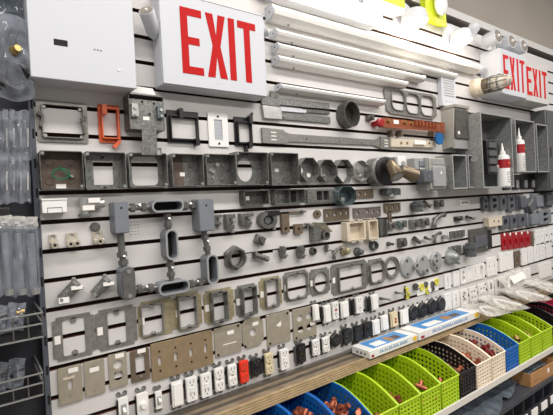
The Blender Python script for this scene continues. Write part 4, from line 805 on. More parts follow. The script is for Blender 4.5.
# ------------------------------------------------------------------ switches and outlets
def device(label, u, v, pw, ph, kind='duplex', col='white', sc='dark', name=None, cat=None, ears=True, d=.022):
    nm = dict(duplex='wall_outlet', decora_outlet='wall_outlet', gfci='wall_outlet', toggle='toggle_switch', rocker='rocker_switch', dimmer='dimmer_switch', round='round_outlet')[kind]
    T, w, h = put(name or nm, label, cat or ('switch' if 'switch' in nm else 'outlet'), u, v, pw, ph, d)
    w *= .87; h *= .95; e = .014
    st = B().box(-w*.3, w*.3, -.004, EPS, -h/2 - e*.4, h/2 + e*.4)
    link('mounting_strap', st, 'galv', T)
    if ears:
        for s in (-1, 1):
            for q in (-1, 1): link('strap_ear', B().prism(circ(.0065, 10, q*w*.3, s*(h/2 + e*.55)), EPS, -.003, [circ(.0028, 8, q*w*.3, s*(h/2 + e*.55))]), 'galv', T)
    link('back_body', B().box(-w*.56, w*.44, -.012, -.002, -h*.4, h*.4), 'black' if col != 'black' else 'dgrey', T)
    if kind == 'duplex':
        f = link('outlet_face', B().prism(rrect(w*.9, h, .004), -.01, -d + .003), col, T)
        for s in (-1, 1):
            q = link('socket', B().prism(rrect(w*.82, h*.4, w*.3, 4, 0, s*h*.265), -d + .003, -d), col, T)
            for x in (-1, 1): link('slot', B().box(x*w*.17 - .0011, x*w*.17 + .0011, -d - .0005, -d, s*h*.265, s*h*.265 + .0085), sc, q)
            link('ground_hole', B().cyl((0, -d, s*h*.265 - h*.09), (0, -1, 0), .0022, .0005, 8), sc, q)
        link('centre_screw', B().cyl((0, -d + .003, 0), (0, -1, 0), .0028, .001, 8), 'brass', T)
    elif kind in ('decora_outlet', 'gfci'):
        f = link('outlet_face', B().prism(rrect(w, h, .003), -.008, -d), col, T, .0015)
        for s in (-1, 1):
            for x in (-1, 1): link('slot', B().box(x*w*.17 - .0012, x*w*.17 + .0012, -d - .0005, -d, s*h*.27, s*h*.27 + .009), sc, f)
            link('ground_hole', B().cyl((0, -d, s*h*.27 - h*.08), (0, -1, 0), .0024, .0005, 8), sc, f)
        link('test_button', B().box(-w*.2, w*.2, -d - .002, -d, .001, .007), 'red' if kind == 'gfci' else col, T); link('reset_button', B().box(-w*.2, w*.2, -d - .002, -d, -.008, -.002), col, T)
    elif kind == 'rocker':
        link('switch_frame', B().prism(rrect(w, h, .003), -.008, -d + .004), col, T, .0015)
        link('rocker', B().add([(-w*.38, -d + .004, -h*.42), (w*.38, -d + .004, -h*.42), (w*.38, -d + .004, h*.42), (-w*.38, -d + .004, h*.42), (-w*.38, -d - .002, -h*.42), (w*.38, -d - .002, -h*.42), (w*.38, -d + .001, h*.42), (-w*.38, -d + .001, h*.42)], [(0,1,2,3),(4,5,6,7),(0,1,5,4),(1,2,6,5),(2,3,7,6),(3,0,4,7)]), col, T)
    elif kind == 'toggle':
        link('switch_body', B().prism(rrect(w*.9, h, .002), -.006, -d + .006), col, T, .001)
        link('toggle_surround', B().box(-w*.24, w*.24, -d + .004, -d + .006, -h*.24, h*.24), 'lgrey', T); link('toggle', B().box(-w*.13, w*.13, -.012, .004, -.005, .006).xf(Matrix.Translation((0, -d + .004, h*.02)) @ Matrix.Rotation(.5, 4, 'X')), 'white' if col != 'ylw' else 'ylw', T)
    elif kind == 'dimmer':
        link('dimmer_body', B().prism(rrect(w, h, .004), -.006, -d + .004), col, T, .001); link('knob', B().lathe((0, -d + .004, h*.02), (0, -1, 0), [(0, w*.3), (.004, w*.3), (.014, w*.24)], 16), col, T)
    elif kind == 'round':
        link('round_face', B().lathe((0, -.008, 0), (0, -1, 0), [(0, w*.56), (d - .012, w*.56), (d - .008, w*.5)], 22), col, T); link('slot', B().box(-w*.2, -w*.14, -d - .001, -d, -.004, .008).box(w*.14, w*.2, -d - .001, -d, -.004, .008), 'dgrey', T); link('ground_hole', B().cyl((0, -d, -.01), (0, -1, 0), .003, .001, 8), 'dgrey', T)
        link('price_sticker', B().box(-w*.6, -w*.1, -.006, -.003, h*.35, h*.6), 'label', T)
    return T, w, h
device('white toggle switch cut off by the bottom edge, leftmost of the bottom row', 124.5, 411, 12.5, 26, 'toggle'); device('white rotary dimmer second in the bottom row', 143.5, 405.5, 13, 24, 'dimmer'); device('narrow small white toggle switch third in the bottom row', 159.8, 401, 8, 18, 'toggle')
device('wide plain white paddle switch in the bottom row', 178.3, 394.5, 12.5, 26, 'rocker'); device('white square faced outlet right of the paddle switch', 192.3, 389.5, 12, 24.5, 'decora_outlet', sc='text'); device('second white square faced outlet in the bottom row', 206.8, 385.5, 11.5, 24, 'decora_outlet', sc='text')
device('white rounded duplex outlet third left of the red outlet' if 0 else 'larger white duplex outlet two places left of the red outlet', 220.3, 379.8, 11.5, 24.5, 'duplex', sc='text'); device('white duplex outlet just left of the red outlet', 233.3, 375.5, 10.5, 22.5, 'duplex', sc='text')
device('orange red duplex outlet in the bottom row', 245, 372, 10.5, 23, 'duplex', 'rorange', 'brown'); device('black boxy outlet right of the red outlet', 257, 367.5, 11.5, 17, 'decora_outlet', 'black', 'dgrey'); device('ivory duplex outlet in the bottom row', 270, 364, 9.5, 22, 'duplex', 'ivory', 'brown')
device('white square faced outlet between ivory and black outlets', 285.2, 359.5, 9, 21, 'decora_outlet', sc='text'); device('black duplex outlet by itself above the ledge', 302.2, 353.8, 10.5, 19.5, 'duplex', 'black', 'dgrey'); device('white duplex outlet left of a twin, right of the lone black outlet', 317, 347.5, 8.5, 16.5, 'duplex', sc='text'); device('white duplex outlet right of its twin, left of the black round outlet', 327, 344.8, 8, 15.5, 'duplex', sc='text')
device('black round outlet beside the two white twins', 336.5, 340.5, 10, 11, 'round', 'black'); device('black outlet with white sticker above the left end of the long boxes', 347.5, 336.5, 9, 16, 'duplex', 'black', 'dgrey'); device('black outlet with round grey face, second of the black group', 358.5, 334, 9, 16.5, 'duplex', 'black', 'dgrey'); device('black outlet left of the white paddle switches', 368.5, 329.5, 9, 15, 'decora_outlet', 'black', 'dgrey')
device('white paddle switch, left of the pair after the black outlets', 377.2, 327.5, 8, 15.5, 'rocker'); device('white paddle switch, right of the pair after the black outlets', 385.7, 323, 8, 15.5, 'rocker'); T, w, h = device('ivory switch with red marks on its face', 395.2, 319.5, 8, 15.5, 'rocker', 'ivory'); link('red_mark', B().box(-.004, .006, -.026, -.0215, -.014, -.006).box(-.002, .005, -.026, -.0215, .0, .006), 'red', T)
device('large white paddle switch left of the black round outlets', 405.5, 317, 8.5, 15.5, 'rocker')
for q, (u, v, pw, ph, lab) in enumerate(((414.7, 313.2, 9, 11.5, 'first of four black round outlets in a row'), (424, 310.3, 9, 11.5, 'second of four black round outlets in a row'), (433.5, 306.8, 9, 11.5, 'third of four black round outlets in a row'), (442.3, 304.2, 8, 10.5, 'last of four black round outlets, beside the white plates'))): device(lab, u, v, pw, ph, 'round', 'black')
# upper device row
device('white paddle switch at the left end of the upper switch row', 317, 313, 6.5, 17, 'rocker'); device('wide white paddle switch beside the safety outlet', 328.2, 314.2, 8, 18.5, 'rocker'); device('white safety outlet with a red test button', 336, 310.8, 6.5, 17.5, 'gfci', sc='text'); device('plain white switch right of the safety outlet', 345.8, 309.8, 8.5, 17, 'rocker')
device('white timer switch with small marks, middle of the upper switch row', 359.8, 305, 7.5, 17, 'decora_outlet', sc='text'); device('white switch at the right end of the upper switch row', 375.7, 302.5, 7.5, 16.5, 'rocker')
for u, v, ph, lab in ((322, 313, 12, 'thin black switch edge left of the wide white paddle'), (353.5, 307, 14, 'thin black switch left of the white timer'), (370, 305, 14, 'thin black switch left of the last white switch')): device(lab, u, v, 3.5, ph, 'rocker', 'black', ears=False)
for u, v, pw, ph, lab in ((384.5, 299, 9, 4, 'grey keyed fitting at the left of the small keys row'), (399, 293, 7.5, 3.5, 'tiny steel keyed fitting left of the yellow toggle')): emt(lab, u, v, pw, ph, 'side', 'galv')
device('thin yellow toggle tool hanging by the tiny keyed fitting', 409, 293.5, 3, 12, 'toggle', 'ylw', ears=False); emt('small grey clip between yellow tool and yellow rings', 417, 287, 4, 7, 'up', 'dgalv')
T, w, h = sm('ring_terminal_set', 'cluster of yellow rings and grey discs on a white card', 'rings', 431, 287, 21, 13); link('card', B().box(-w/2, w/2, -.003, EPS, -h/2, h/2), 'label', T)
for fx, fz, r, mm in ((-.32, .1, .017, 'ylw'), (-.12, .22, .014, 'gray2'), (-.05, -.28, .018, 'ylw'), (.2, .12, .014, 'gray2'), (.2, -.25, .012, 'gray2'), (.4, .2, .017, 'ylw')):
    link('ring', B().prism(circ(r, 16, fx*w, fz*h), -.003, -.01, [circ(r*.5, 12, fx*w, fz*h)]), mm, T)
link('white_disc', B().cyl((-.0, -.01, -h*.25), (0, -1, 0), .012, .004, 14), 'white', T)

# ------------------------------------------------------------------ white plates, red plates and weatherproof covers on the right
def small_plate(label, u, v, pw, ph, m='white', kind='blank', gangs=1): return wallplate(label, u, v, pw, ph, m, kind, gangs, t=.008)
for i, (u, v, k, lab) in enumerate(((447.3, 280.8, 'toggle', 'first white plate of the upper white row, right of the yellow rings'), (455.8, 278.5, 'blank', 'second white plate of the upper white row'), (463, 276, 'duplex', 'third white plate of the upper white row, with outlet holes'), (469.3, 274, 'blank', 'fourth white plate of the upper white row'), (475, 272.3, 'toggle', 'fifth white plate of the upper white row'), (481, 270.8, 'decora', 'sixth white plate of the upper white row, before the dark gap'))): small_plate(lab, u, v, 6.4, 15.5, kind=k)
small_plate('large white two gang plate right of the dark gap', 491.5, 266.5, 10, 18.5, kind='toggle', gangs=2); small_plate('large plain white plate under the red plates', 506, 261, 14.5, 18.5); small_plate('brown grey plate among the white plates', 517, 259.5, 6, 17.5, 'strip', 'toggle')
for i, (u, v, k, lab) in enumerate(((447.5, 301.5, 'blank', 'white plate beside the last black round outlet'), (455.5, 299.5, 'toggle', 'second white plate of the lower white row'), (463.8, 297.5, 'duplex', 'third white plate of the lower white row, with holes'), (473, 294.8, 'duplex2', 'fourth white plate of the lower white row, four holes'), (482, 291.8, 'duplex2', 'fifth white plate of the lower white row, four holes'))): small_plate(lab, u, v, 7.5, 17, kind=k)
for i, (u, v, lab) in enumerate(((490.5, 288.5, 'narrow white plate with dark slot above the clear bags, first'), (497.5, 286.5, 'narrow white plate with dark slot above the clear bags, second'), (503.5, 284.5, 'narrow white plate with dark slot above the clear bags, third'), (511, 282, 'white plate above the clear bags, fourth'))): 
    T, w, h = small_plate(lab, u, v, 5.8, 16); link('dark_slot', B().box(-.006, .006, -.0086, -.008, -.002, .03), 'dark', T)
for i, (u, v, lab) in enumerate(((504, 241.5, 'first red plate from the left'), (509.7, 241, 'second red plate from the left'), (515.5, 240.3, 'middle one of the five red plates'), (521.3, 239.5, 'fourth red plate from the left'), (527.2, 238.8, 'last red plate, right end of the red row'))):
    T, w, h = small_plate(lab, u, v, 5.6, 17 - i*.3, 'red'); link('hang_tab', B().cyl((0, -.008, h*.42), (0, -1, 0), .01, .002, 8), 'label', T); link('red_toggle', B().box(-.008, .008, -.018, -.008, -.016, .012), 'red', T)
small_plate('narrow dark plate between red and white plates', 532, 239, 2.8, 15, 'strip')
for i, (u, v, lab) in enumerate(((537, 237.5, 'white plate right of the red plates, first'), (541.5, 236.5, 'white plate right of the red plates, second'), (546, 235.5, 'white plate right of the red plates, third with dark slot'), (551, 234.5, 'white plate right of the red plates, at the picture edge'))): 
    T, w, h = small_plate(lab, u, v, 4.3, 15); link('dark_slot', B().box(-.006, .006, -.0086, -.008, -.004, .01), 'dark' if i > 1 else 'pale', T)
for i, (u, v, lab) in enumerate(((524, 256.5, 'white plate with line print, lower right row, first'), (530, 254.5, 'white plate with two dark screws, lower right row, second'), (536, 252.8, 'white plate with two dark screws, lower right row, third'), (541.8, 251, 'white plate with two dark screws, lower right row, fourth'), (548.5, 249, 'white plate at the right edge of the lower right row'))): small_plate(lab, u, v, 5.6, 17, kind='toggle' if i else 'blank')
for i, (u, v, lab) in enumerate(((519, 278.5, 'white blank plate behind the clear bags, left'), (527, 276, 'white blank plate behind the clear bags, middle'), (545, 270, 'large white blank plate behind the clear bags at the right edge'))): small_plate(lab, u, v, 7 if i < 2 else 13, 15)
def wp_cover(label, u, v, pw, ph, kind, m='gcov', tilt=0):
    T, w, h = put('weatherproof_cover', label, 'cover', u, v, pw, ph, .02); oo = rrect(w, h, .012, 3)
    hs = [rrect(w*.4, h*.24, .008, 3, w*.05, s*h*.2) for s in (-1, 1)] if kind == 'two' else [circ(w*.22, 14, w*.08, 0, h*.26)] if kind == 'oval' else []
    link('cover_plate', B().prism(oo, EPS, -.02, hs), m, T, .002); link('dark_back', B().box(-w*.4, w*.4, -.003, EPS*2, -h*.42, h*.42), 'dark', T)
    if kind == 'lid': link('flip_lid', B().prism(rrect(w*.8, h*.7, .006), -.02, -.04), m, T, .003); link('hinge', B().cyl((-w*.4, -.03, h*.36), (1, 0, 0), .006, w*.8, 8), 'steel', T)
    link('cover_screw', B().cyl((0, -.02, h*.44), (0, -1, 0), .004, .002, 8), 'steel', T)
    if tilt: T.rotation_euler = (0, tilt, 0)
    return T
for a in ((486, 204, 5, 14, 'two', 'first grey weatherproof cover of the upper row, dark with two openings'), (494.5, 203.3, 9, 15, 'two', 'second upper weatherproof cover with two pale rimmed openings'), (503.3, 202.5, 7, 14.5, 'oval', 'third upper weatherproof cover with oval opening'), (511.7, 203, 7.5, 16.5, 'two', 'fourth upper weatherproof cover with two square openings'), (520.5, 202, 7, 15.5, 'lid', 'fifth upper weatherproof cover with flip lid, left of the tilted one')): wp_cover(a[5], *a[:5])
wp_cover('tilted weatherproof cover with open lid in the upper row', 530, 206.5, 6.5, 13, 'lid', 'gcov', -.55); wp_cover('deep weatherproof box right of the tilted cover', 537, 201, 8, 15.5, 'lid', 'grey'); wp_cover('weatherproof cover at the right end of the upper row', 547.8, 200, 9, 15, 'lid', 'gcov')
for a in ((505.3, 222.5, 8, 13, 'oval', 'gcov', 'first weatherproof cover of the lower row above the red plates'), (514, 221.5, 7.5, 13, 'oval', 'gcov', 'second lower weatherproof cover with oval opening'), (522.5, 220.3, 7.5, 13, 'oval', 'gcov', 'third lower weatherproof cover with oval opening'), (532, 219.3, 9, 13.5, 'lid', 'grey', 'fourth lower weatherproof cover, bluish with a lid'), (545.5, 217, 12, 13.5, 'two', 'grey', 'bluish weatherproof cover at the right edge of the lower row')): wp_cover(a[6], a[0], a[1], a[2], a[3], a[4], a[5])
T, w, h = put('beige_box', 'beige shallow box with two screws left of the lower weatherproof covers', 'box', 494.7, 221.5, 13, 8.5, .03); link('box_body', B().box(-w/2, w/2, -.03, EPS, -h/2, h/2), 'beige', T, .003); link('box_lid', B().box(-w/2 - .002, w/2 + .002, -.036, -.03, -h/2 - .002, h/2 + .002), 'beige', T, .001); link('lid_screw', B().cyl((-.02, -.036, .004), (0, -1, 0), .006, .002, 8), 'dgalv', T); link('lid_screw', B().cyl((.03, -.036, .0), (0, -1, 0), .006, .002, 8), 'dgalv', T)
for i, (u, v, lab) in enumerate(((507, 182.3, 'black wire clip under the enclosures, first of four'), (516.5, 182, 'black wire clip under the enclosures, second of four'), (525, 181.6, 'black wire clip under the enclosures, third of four'), (532.5, 181.3, 'black wire clip under the enclosures, last of four'))):
    T, w, h = put('clip_holder', lab, 'holder', u, v, 7, 15, .01); link('holder_back', B().box(-w/2, w/2, -.01, EPS, -h/2, h/2), 'black', T, .002); link('pale_insert', B().box(-w*.15, w*.2, -.016, -.01, -h*.4, h*.1), 'lgrey', T); link('cross_bar', B().box(-w/2, w/2, -.014, -.01, -h*.05, h*.05), 'black', T)

# ------------------------------------------------------------------ perforated baskets on the lower shelf
BD0, BD1, BH = .03, .315, .158            # back and front distance from the wall, back height
def rim(d):                                # height of the side rim above the shelf at distance d
    t = max(0., (d - .16) / (BD1 - .16)); return BH - .058 * t ** 1.6
def gridwall(P, nc, nr, hc=.55, hr=.55, top=.02):
    # P(s, t, side) -> point; perforated sheet with square holes
    def edges(n, h, m0, m1):
        e = [0.]; c = (1 - m0 - m1) / n
        for i in range(n): e += [m0 + c*(i + .5 - h/2), m0 + c*(i + .5 + h/2)]
        return e + [1.]
    es, et = edges(nc, hc, .02, .02), edges(nr, hr, .03, .1)
    b = B(); ns, nt = len(es), len(et)
    vs = [P(s, t, k) for k in (0, 1) for s in es for t in et]; idx = lambda k, i, j: k*ns*nt + i*nt + j
    fs = []
    hole = lambda i, j: 0 <= i < ns - 1 and 0 <= j < nt - 1 and i % 2 == 1 and j % 2 == 1
    solid = lambda i, j: 0 <= i < ns - 1 and 0 <= j < nt - 1 and not hole(i, j)
    for i in range(ns - 1):
        for j in range(nt - 1):
            if hole(i, j): continue
            for k in (0, 1): fs.append((idx(k, i, j), idx(k, i + 1, j), idx(k, i + 1, j + 1), idx(k, i, j + 1)))
            for di, dj, a, c in ((-1, 0, (i, j), (i, j + 1)), (1, 0, (i + 1, j), (i + 1, j + 1)), (0, -1, (i, j), (i + 1, j)), (0, 1, (i, j + 1), (i + 1, j + 1))):
                if not solid(i + di, j + dj): fs.append((idx(0, *a), idx(0, *c), idx(1, *c), idx(1, *a)))
    return b.add(vs, fs)
BW = .118
def make_basket(label, m, loc, group=None):
    T = tag(bpy.data.objects.new('plastic_basket', None), label, 'basket', group); COL.objects.link(T); T.location = loc; T.empty_display_size = .02
    th = .0025
    for s in (0, 1):
        x = s * BW
        def P(u, t, k, x=x, s=s):
            d = BD0 + (BD1 - BD0)*u; fl = (1 - .05*(1 - t)); xx = BW/2 + (x - BW/2)*fl
            return (xx + (th*k if s == 0 else -th*k), -d, .002 + (rim(d) - .002)*t)
        link('side_panel', gridwall(P, 15, 7), m, T, smooth=False)
        rb = [P(i/16, 1, 0) for i in range(17)]; link('side_rim', B().tube([(p[0], p[1], p[2]) for p in rb], .0032, 6), m, T)
    for nm, d, sg in (('front_panel', BD1, 1), ('back_panel', BD0, -1)):
        def P(u, t, k, d=d, sg=sg):
            fl = 1 - .05*(1 - t); return (BW/2 + (BW*u - BW/2)*fl, -(d - sg*th*k), .002 + (rim(d) - .002)*t)
        link(nm, gridwall(P, 6, 6 if sg > 0 else 7), m, T, smooth=False)
    link('front_rim', B().tube([(0, -BD1, rim(BD1)), (BW, -BD1, rim(BD1))], .0035, 6), m, T)
    link('basket_base', B().box(.004, BW - .004, -BD1 + .002, -BD0 - .002, .0, .004), m, T)
    return T
zb = -1.0922 + ZO
pitch = .1235; xb0 = at(476.8, 378, .315)[0]
SEQ = [(-9, 'bbin', 'blue basket at the far left end of the basket row'), (-8, 'bbin', 'blue basket, fourth from the lime ones going left') , (-7, 'bbin', 'blue basket, third from the lime ones going left'), (-6, 'bbin', 'blue basket, second from the lime ones, copper inside'), (-5, 'bbin', 'blue basket touching the first lime basket'),
       (-4.98 + .98, 'lbin', 'lime basket next to the blue baskets, left end of the four lime ones'), (-3, 'lbin', 'lime basket second of the four left ones'), (-2, 'lbin', 'lime basket third of the four, copper bits at its front'), (-1.0, 'kbin', 'black basket between the lime and cream baskets'),
       (0, 'wbin', 'cream basket next to the black one'), (1, 'wbin', 'cream basket next to the blue one, dark red bits inside'), (2, 'bbin', 'single blue basket between cream and lime baskets'), (3, 'lbin', 'lime basket just right of the single blue one'), (4, 'lbin', 'middle lime basket of the right hand three'), (5, 'lbin', 'last lime basket before the black ones on the right'),
       (6, 'kbin', 'black basket at the right end of the lime ones'), (7, 'kbin', 'rightmost black basket beside the pink one')]
SEQ = [s for s in SEQ]
# four limes fill -5..-2, blues lie to their left
order = {-2: 'lbin', -3: 'lbin', -4: 'lbin', -5: 'lbin'}
labs = {-5: 'lime basket next to the blue baskets, leftmost of four', -4: 'lime basket second of the left hand four', -3: 'lime basket third of the left hand four', -2: 'lime basket touching the black basket',
        -6: 'blue basket touching the leftmost lime basket', -7: 'blue basket second from the lime baskets', -8: 'blue basket third from the lime baskets', -9: 'blue basket at the far left end of the row'}
protos = {}
baskets = {}
for i in range(-9, 8):
    mm = order.get(i, 'bbin' if i < -5 else None); lab = labs.get(i)
    if mm is None: mm, lab = next((b, c) for a, b, c in SEQ if a == i)
    loc = (xb0 + i*pitch, 0, zb)
    if mm not in protos: protos[mm] = make_basket(lab, mm, loc, 'plastic baskets on the lower shelf'); baskets[i] = protos[mm]
    else: baskets[i] = clone(protos[mm], loc, lab, 'plastic baskets on the lower shelf')
pk = make_basket('pink basket at the right end of the basket row', 'pbin', (xb0 + 8*pitch, 0, zb + .001), 'plastic baskets on the lower shelf')
# copper fittings heaped in the baskets: couplings, elbows, adapters
def copper_piece(kind, m, label, group):
    T = tag(bpy.data.objects.new('pipe_fitting', None), label, 'fitting', group); COL.objects.link(T)
    if kind == 0:
        link('sleeve', B().lathe((-.014, 0, 0), (1, 0, 0), [(0, .0085), (.028, .0085), (.028, .007), (0, .007)], 12), m, T); link('stop_ring', B().lathe((-.002, 0, 0), (1, 0, 0), [(0, .0092), (.004, .0092)], 12), m, T)
    elif kind == 1:
        link('elbow_bend', B().tube([(.018 - .018*math.sin(a)*1.0, .0, .018 - .018*math.cos(a)) for a in [i*PI/2/5 for i in range(6)]], .0075, 10), m, T); link('socket_end', B().cyl((.016, 0, 0), (1, 0, 0), .0092, .012, 12), m, T); link('socket_end', B().cyl((0, 0, .016), (0, 0, 1), .0092, .012, 12), m, T)
    else:
        link('tee_run', B().cyl((-.02, 0, 0), (1, 0, 0), .0085, .04, 12), m, T); link('tee_branch', B().cyl((0, 0, 0), (0, 0, 1), .0085, .022, 12), m, T)
    return T
rnd = random.Random(3)
heaps = {-8: ('copper', 24, 'third blue basket from the lime ones', .11), -7: ('copper', 28, 'second blue basket from the lime ones', .115), -6: ('copper', 26, 'blue basket beside the leftmost lime one', .11), -5: ('copper', 12, 'leftmost lime basket', .05), -4: ('copper', 11, 'second lime basket', .07), -3: ('copper', 11, 'third lime basket', .07), -2: ('copper', 8, 'lime basket beside the black one', .05), -1: ('cbar', 14, 'black basket among cream and lime', .08), 0: ('copper', 15, 'cream basket beside the black one', .095), 1: ('maroon', 24, 'cream basket beside the single blue one', .1), 2: ('cbar', 10, 'single blue basket', .06), 3: ('brass', 14, 'lime basket right of the single blue', .085), 4: ('brass', 14, 'middle right hand lime basket', .09), 5: ('copper', 10, 'last lime basket', .06)}
cp = {}
for i, (mm, n, where, top) in heaps.items():
    for q in range(n):
        k = rnd.randrange(3); key = (k, mm)
        cx = xb0 + i*pitch + rnd.uniform(.026, BW - .026); d = .288 - .17*(q/n)*rnd.uniform(.6, 1); z = zb + .015 + (top)*rnd.random()**.6
        what = {'copper': 'small copper pipe', 'cbar': 'dull copper pipe', 'maroon': 'small dark red pipe', 'brass': 'small brass pipe'}[mm] + (' sleeve', ' elbow', ' tee')[k]
        lab = what + ' heaped in the ' + where; grp = what + 's in the ' + where
        if key not in cp: cp[key] = copper_piece(k, mm, lab, grp); T = cp[key]
        else: T = clone(cp[key], (0, 0, 0), lab, grp)
        T.location = (cx, -d, z); T.rotation_euler = (rnd.uniform(-1.5, 1.5), rnd.uniform(-1, 1), rnd.uniform(0, 6.28)); T.scale = (1.05,)*3

# ------------------------------------------------------------------ long boxes on the ledge
def led_box(label, xa, xb, d0, d1, h, z):
    T = thing('lamp_box', label, 'box', xa, z); w = xb - xa
    link('carton', B().box(0, w, -d1, -d0, 0, h), 'white', T, .0015)
    pn = link('blue_print_panel', B().box(w*.12, w*.86, -d1 + .012, -d0 - .006, h, h + .0006), 'printblue', T)
    link('white_print', B().box(w*.2, w*.42, -d1 + .02, -d1 + .06, h + .0006, h + .001), 'label', pn); link('yellow_print', B().box(w*.5, w*.6, -d1 + .02, -d1 + .07, h + .0006, h + .001), 'card', pn); link('dark_print', B().box(w*.62, w*.75, -d1 + .025, -d1 + .06, h + .0006, h + .001), 'brown', pn)
    tx = B(); x = w*.2
    rr = random.Random(int(xa*100))
    while x < w*.75:
        l = rr.uniform(.006, .011); tx.box(x, x + l*.3, -d1 - .0006, -d1, h*.35, h*.75).box(x, x + l, -d1 - .0006, -d1, h*.35, h*.45)
        if rr.random() < .6: tx.box(x + l*.7, x + l, -d1 - .0006, -d1, h*.35, h*.75)
        x += l + .005
    link('blue_lettering', tx, 'printblue', T); link('yellow_sticker', B().box(w*.9, w*.985, -d1 - .0008, -d1, h*.2, h*.8), 'printyel', T); link('red_mark', B().box(w*.03, w*.08, -d1 - .0008, -d1, h*.15, h*.45), 'red', T)
    for i in range(3): link('end_print', B().box(-.0006, 0, -d1 + .02 + i*.02, -d1 + .03 + i*.02, h*.3, h*.6), 'text', T)
    return T
zl = -.907
xa = at(370, 358, .125)[0]; xm = at(418, 339, .125)[0]; xe = at(479.5, 317, .125)[0]
led_box('left long white and blue lamp carton on the ledge', xa, xm - .004, .03, .125, .03, zl); led_box('right long white and blue lamp carton with blue lettering on the ledge', xm + .004, xe, .03, .127, .034, zl)

# ------------------------------------------------------------------ clear bags on the ledge, cardboard box, grey bags on the deck
def pillow(w, h, t, nx=14, nz=10, crum=.012, seed=0, bulge=.5):
    r = random.Random(seed); b = B(); ph = [r.uniform(0, 6.28) for _ in range(6)]
    def off(u, v): return crum*(math.sin(9*u + ph[0] + 3*v)*.6 + math.sin(17*v + ph[1] - 5*u)*.4 + math.sin(23*u*v + ph[2])*.4) + r.uniform(-.25, .25)*crum
    vs = []
    for s in (1, -1):
        for i in range(nx + 1):
            for j in range(nz + 1):
                u, v = i/nx, j/nz; e = (4*u*(1 - u))**bulge*(4*v*(1 - v))**bulge if 0 < u < 1 and 0 < v < 1 else 0
                vs.append(((u - .5)*w*(1 + .06*math.sin(7*v + ph[3])), s*e*(t/2 + off(u, v)) , (v - .5)*h*(1 + .05*math.sin(6*u + ph[4]))))
    n = (nx + 1)*(nz + 1); fs = []
    for s in (0, 1):
        for i in range(nx):
            for j in range(nz):
                a = s*n + i*(nz + 1) + j; fs.append((a, a + 1, a + nz + 2, a + nz + 1))
    return b.add(vs, fs)
def settle(T, z, ymax=None):
    # lower or lift a bag until its lowest point rests at z, and keep it off the wall
    bpy.context.view_layer.update(); pts = [c.matrix_world @ v.co for c in T.children for v in c.data.vertices]
    T.location.z += z - min(p.z for p in pts)
    if ymax is not None: T.location.y += min(0, ymax - max(p.y for p in pts))
def bag(label, X, d, Z, w, h, t, rot, seed, m='clear2', content=None, name='plastic_bag'):
    T = thing(name, label, 'bag', X, Z, None, d); T.rotation_euler = rot
    link('film', pillow(w, h, t, 16, 12, t*.22, seed), m, T)
    if content:
        for k, (cx, cz, r, l, ax, cm) in enumerate(content): link('packed_part', B().cyl((cx, 0, cz), ax, r, l, 12), cm, T)
    return T
for i, (u, zc, d, w, h, t, rot, lab) in enumerate(((487, -.86, .13, .2, .16, .035, (-1.42, .08, -.1), 'crumpled clear bag lying beside the right lamp carton'), (502, -.845, .135, .2, .2, .045, (-1.4, .1, -.1), 'clear bag with curved pale tube, behind the lime baskets'), (513, -.82, .04, .26, .11, .035, (-.5, -.1, .0), 'upper clear bag with white label against the white plates'), (525, -.84, .15, .24, .2, .05, (-1.38, .12, -.05), 'clear bag with arched tubes above the last lime basket'), (545, -.83, .13, .26, .2, .05, (-1.35, .1, .0), 'clear bag at the right edge over the pink basket'))):
    X, _ = at(u, 308 if i != 2 else 285, d); Z = zc; T = bag(lab, X, d, Z, w, h, t, rot, 40 + i)
    link('bag_tube', B().tube([(-w*.38 + w*.76*q/10, 0, -h*.3 + h*.5*math.sin(PI*q/10)) for q in range(11)], .008, 8), 'label' if i % 2 else 'liquid', T)
    if i == 2: link('paper_label', B().box(-.07, .09, -.028, -.0265, -.02, .02), 'label', T)
    settle(T, (-.9065 if i != 2 else -.87) + ZO, -.012)
X, Z = at(530, 388.5, .34)
T = thing('cardboard_box', 'open brown cardboard tray on the dark deck under the blue and lime baskets', 'box', X, -1.1945); T.location.y = -.345; T.rotation_euler = (0, 0, -.03)
W_, D_, H_ = .27, .17, .06
link('tray_front', B().box(0, W_, 0, .004, 0, H_), 'card', T); link('tray_back', B().box(0, W_, D_ - .004, D_, 0, H_), 'card', T); link('tray_side', B().box(0, .004, .004, D_ - .004, 0, H_), 'card', T); link('tray_side', B().box(W_ - .004, W_, .004, D_ - .004, 0, H_), 'card', T); link('tray_base', B().box(.004, W_ - .004, .004, D_ - .004, 0, .004), 'card', T)
link('tape_mark', B().box(W_*.62, W_*.68, -.0008, 0, H_*.4, H_*.75), 'label', T); link('front_crease', B().box(W_*.1, W_*.4, -.0006, 0, H_*.3, H_*.34), 'strip', T)
T = bag('dark grey plastic bag lying inside the cardboard tray', 0, 0, 0, .2, .12, .02, (-1.45, 0, 0), 61, 'bagdark'); v = Matrix.Rotation(0, 3, 'Z') @ Vector((W_*.5, D_*.5, 0)); T.location = (X + v.x, -.345 + v.y, -1.1945 + ZO + .05)
X2 = X + .32; T = thing('cardboard_box', 'second cardboard carton with grey top at the right edge of the deck', 'box', X2, -1.1945); T.location.y = -.32
link('carton', B().box(0, .3, 0, .2, 0, .075), 'card', T, .001); link('grey_lid', B().box(-.003, .303, -.003, .203, .06, .08), 'strip', T)
for i, (u, v, d, w, h, lab) in enumerate(((497, 383, .25, .2, .14, 'flat grey plastic bag beside the cardboard tray'), (477, 396, .27, .24, .18, 'grey plastic bag at the left of the dark deck'), (461, 408, .3, .18, .14, 'pale grey bag at the bottom edge of the picture'))):
    X, Z = at(u, v, d); T = bag(lab, X, d, -1.178, w, h, .028, (-1.52, .0, .25 + .1*i), 70 + i, 'bagdark'); settle(T, -1.1945 + ZO)

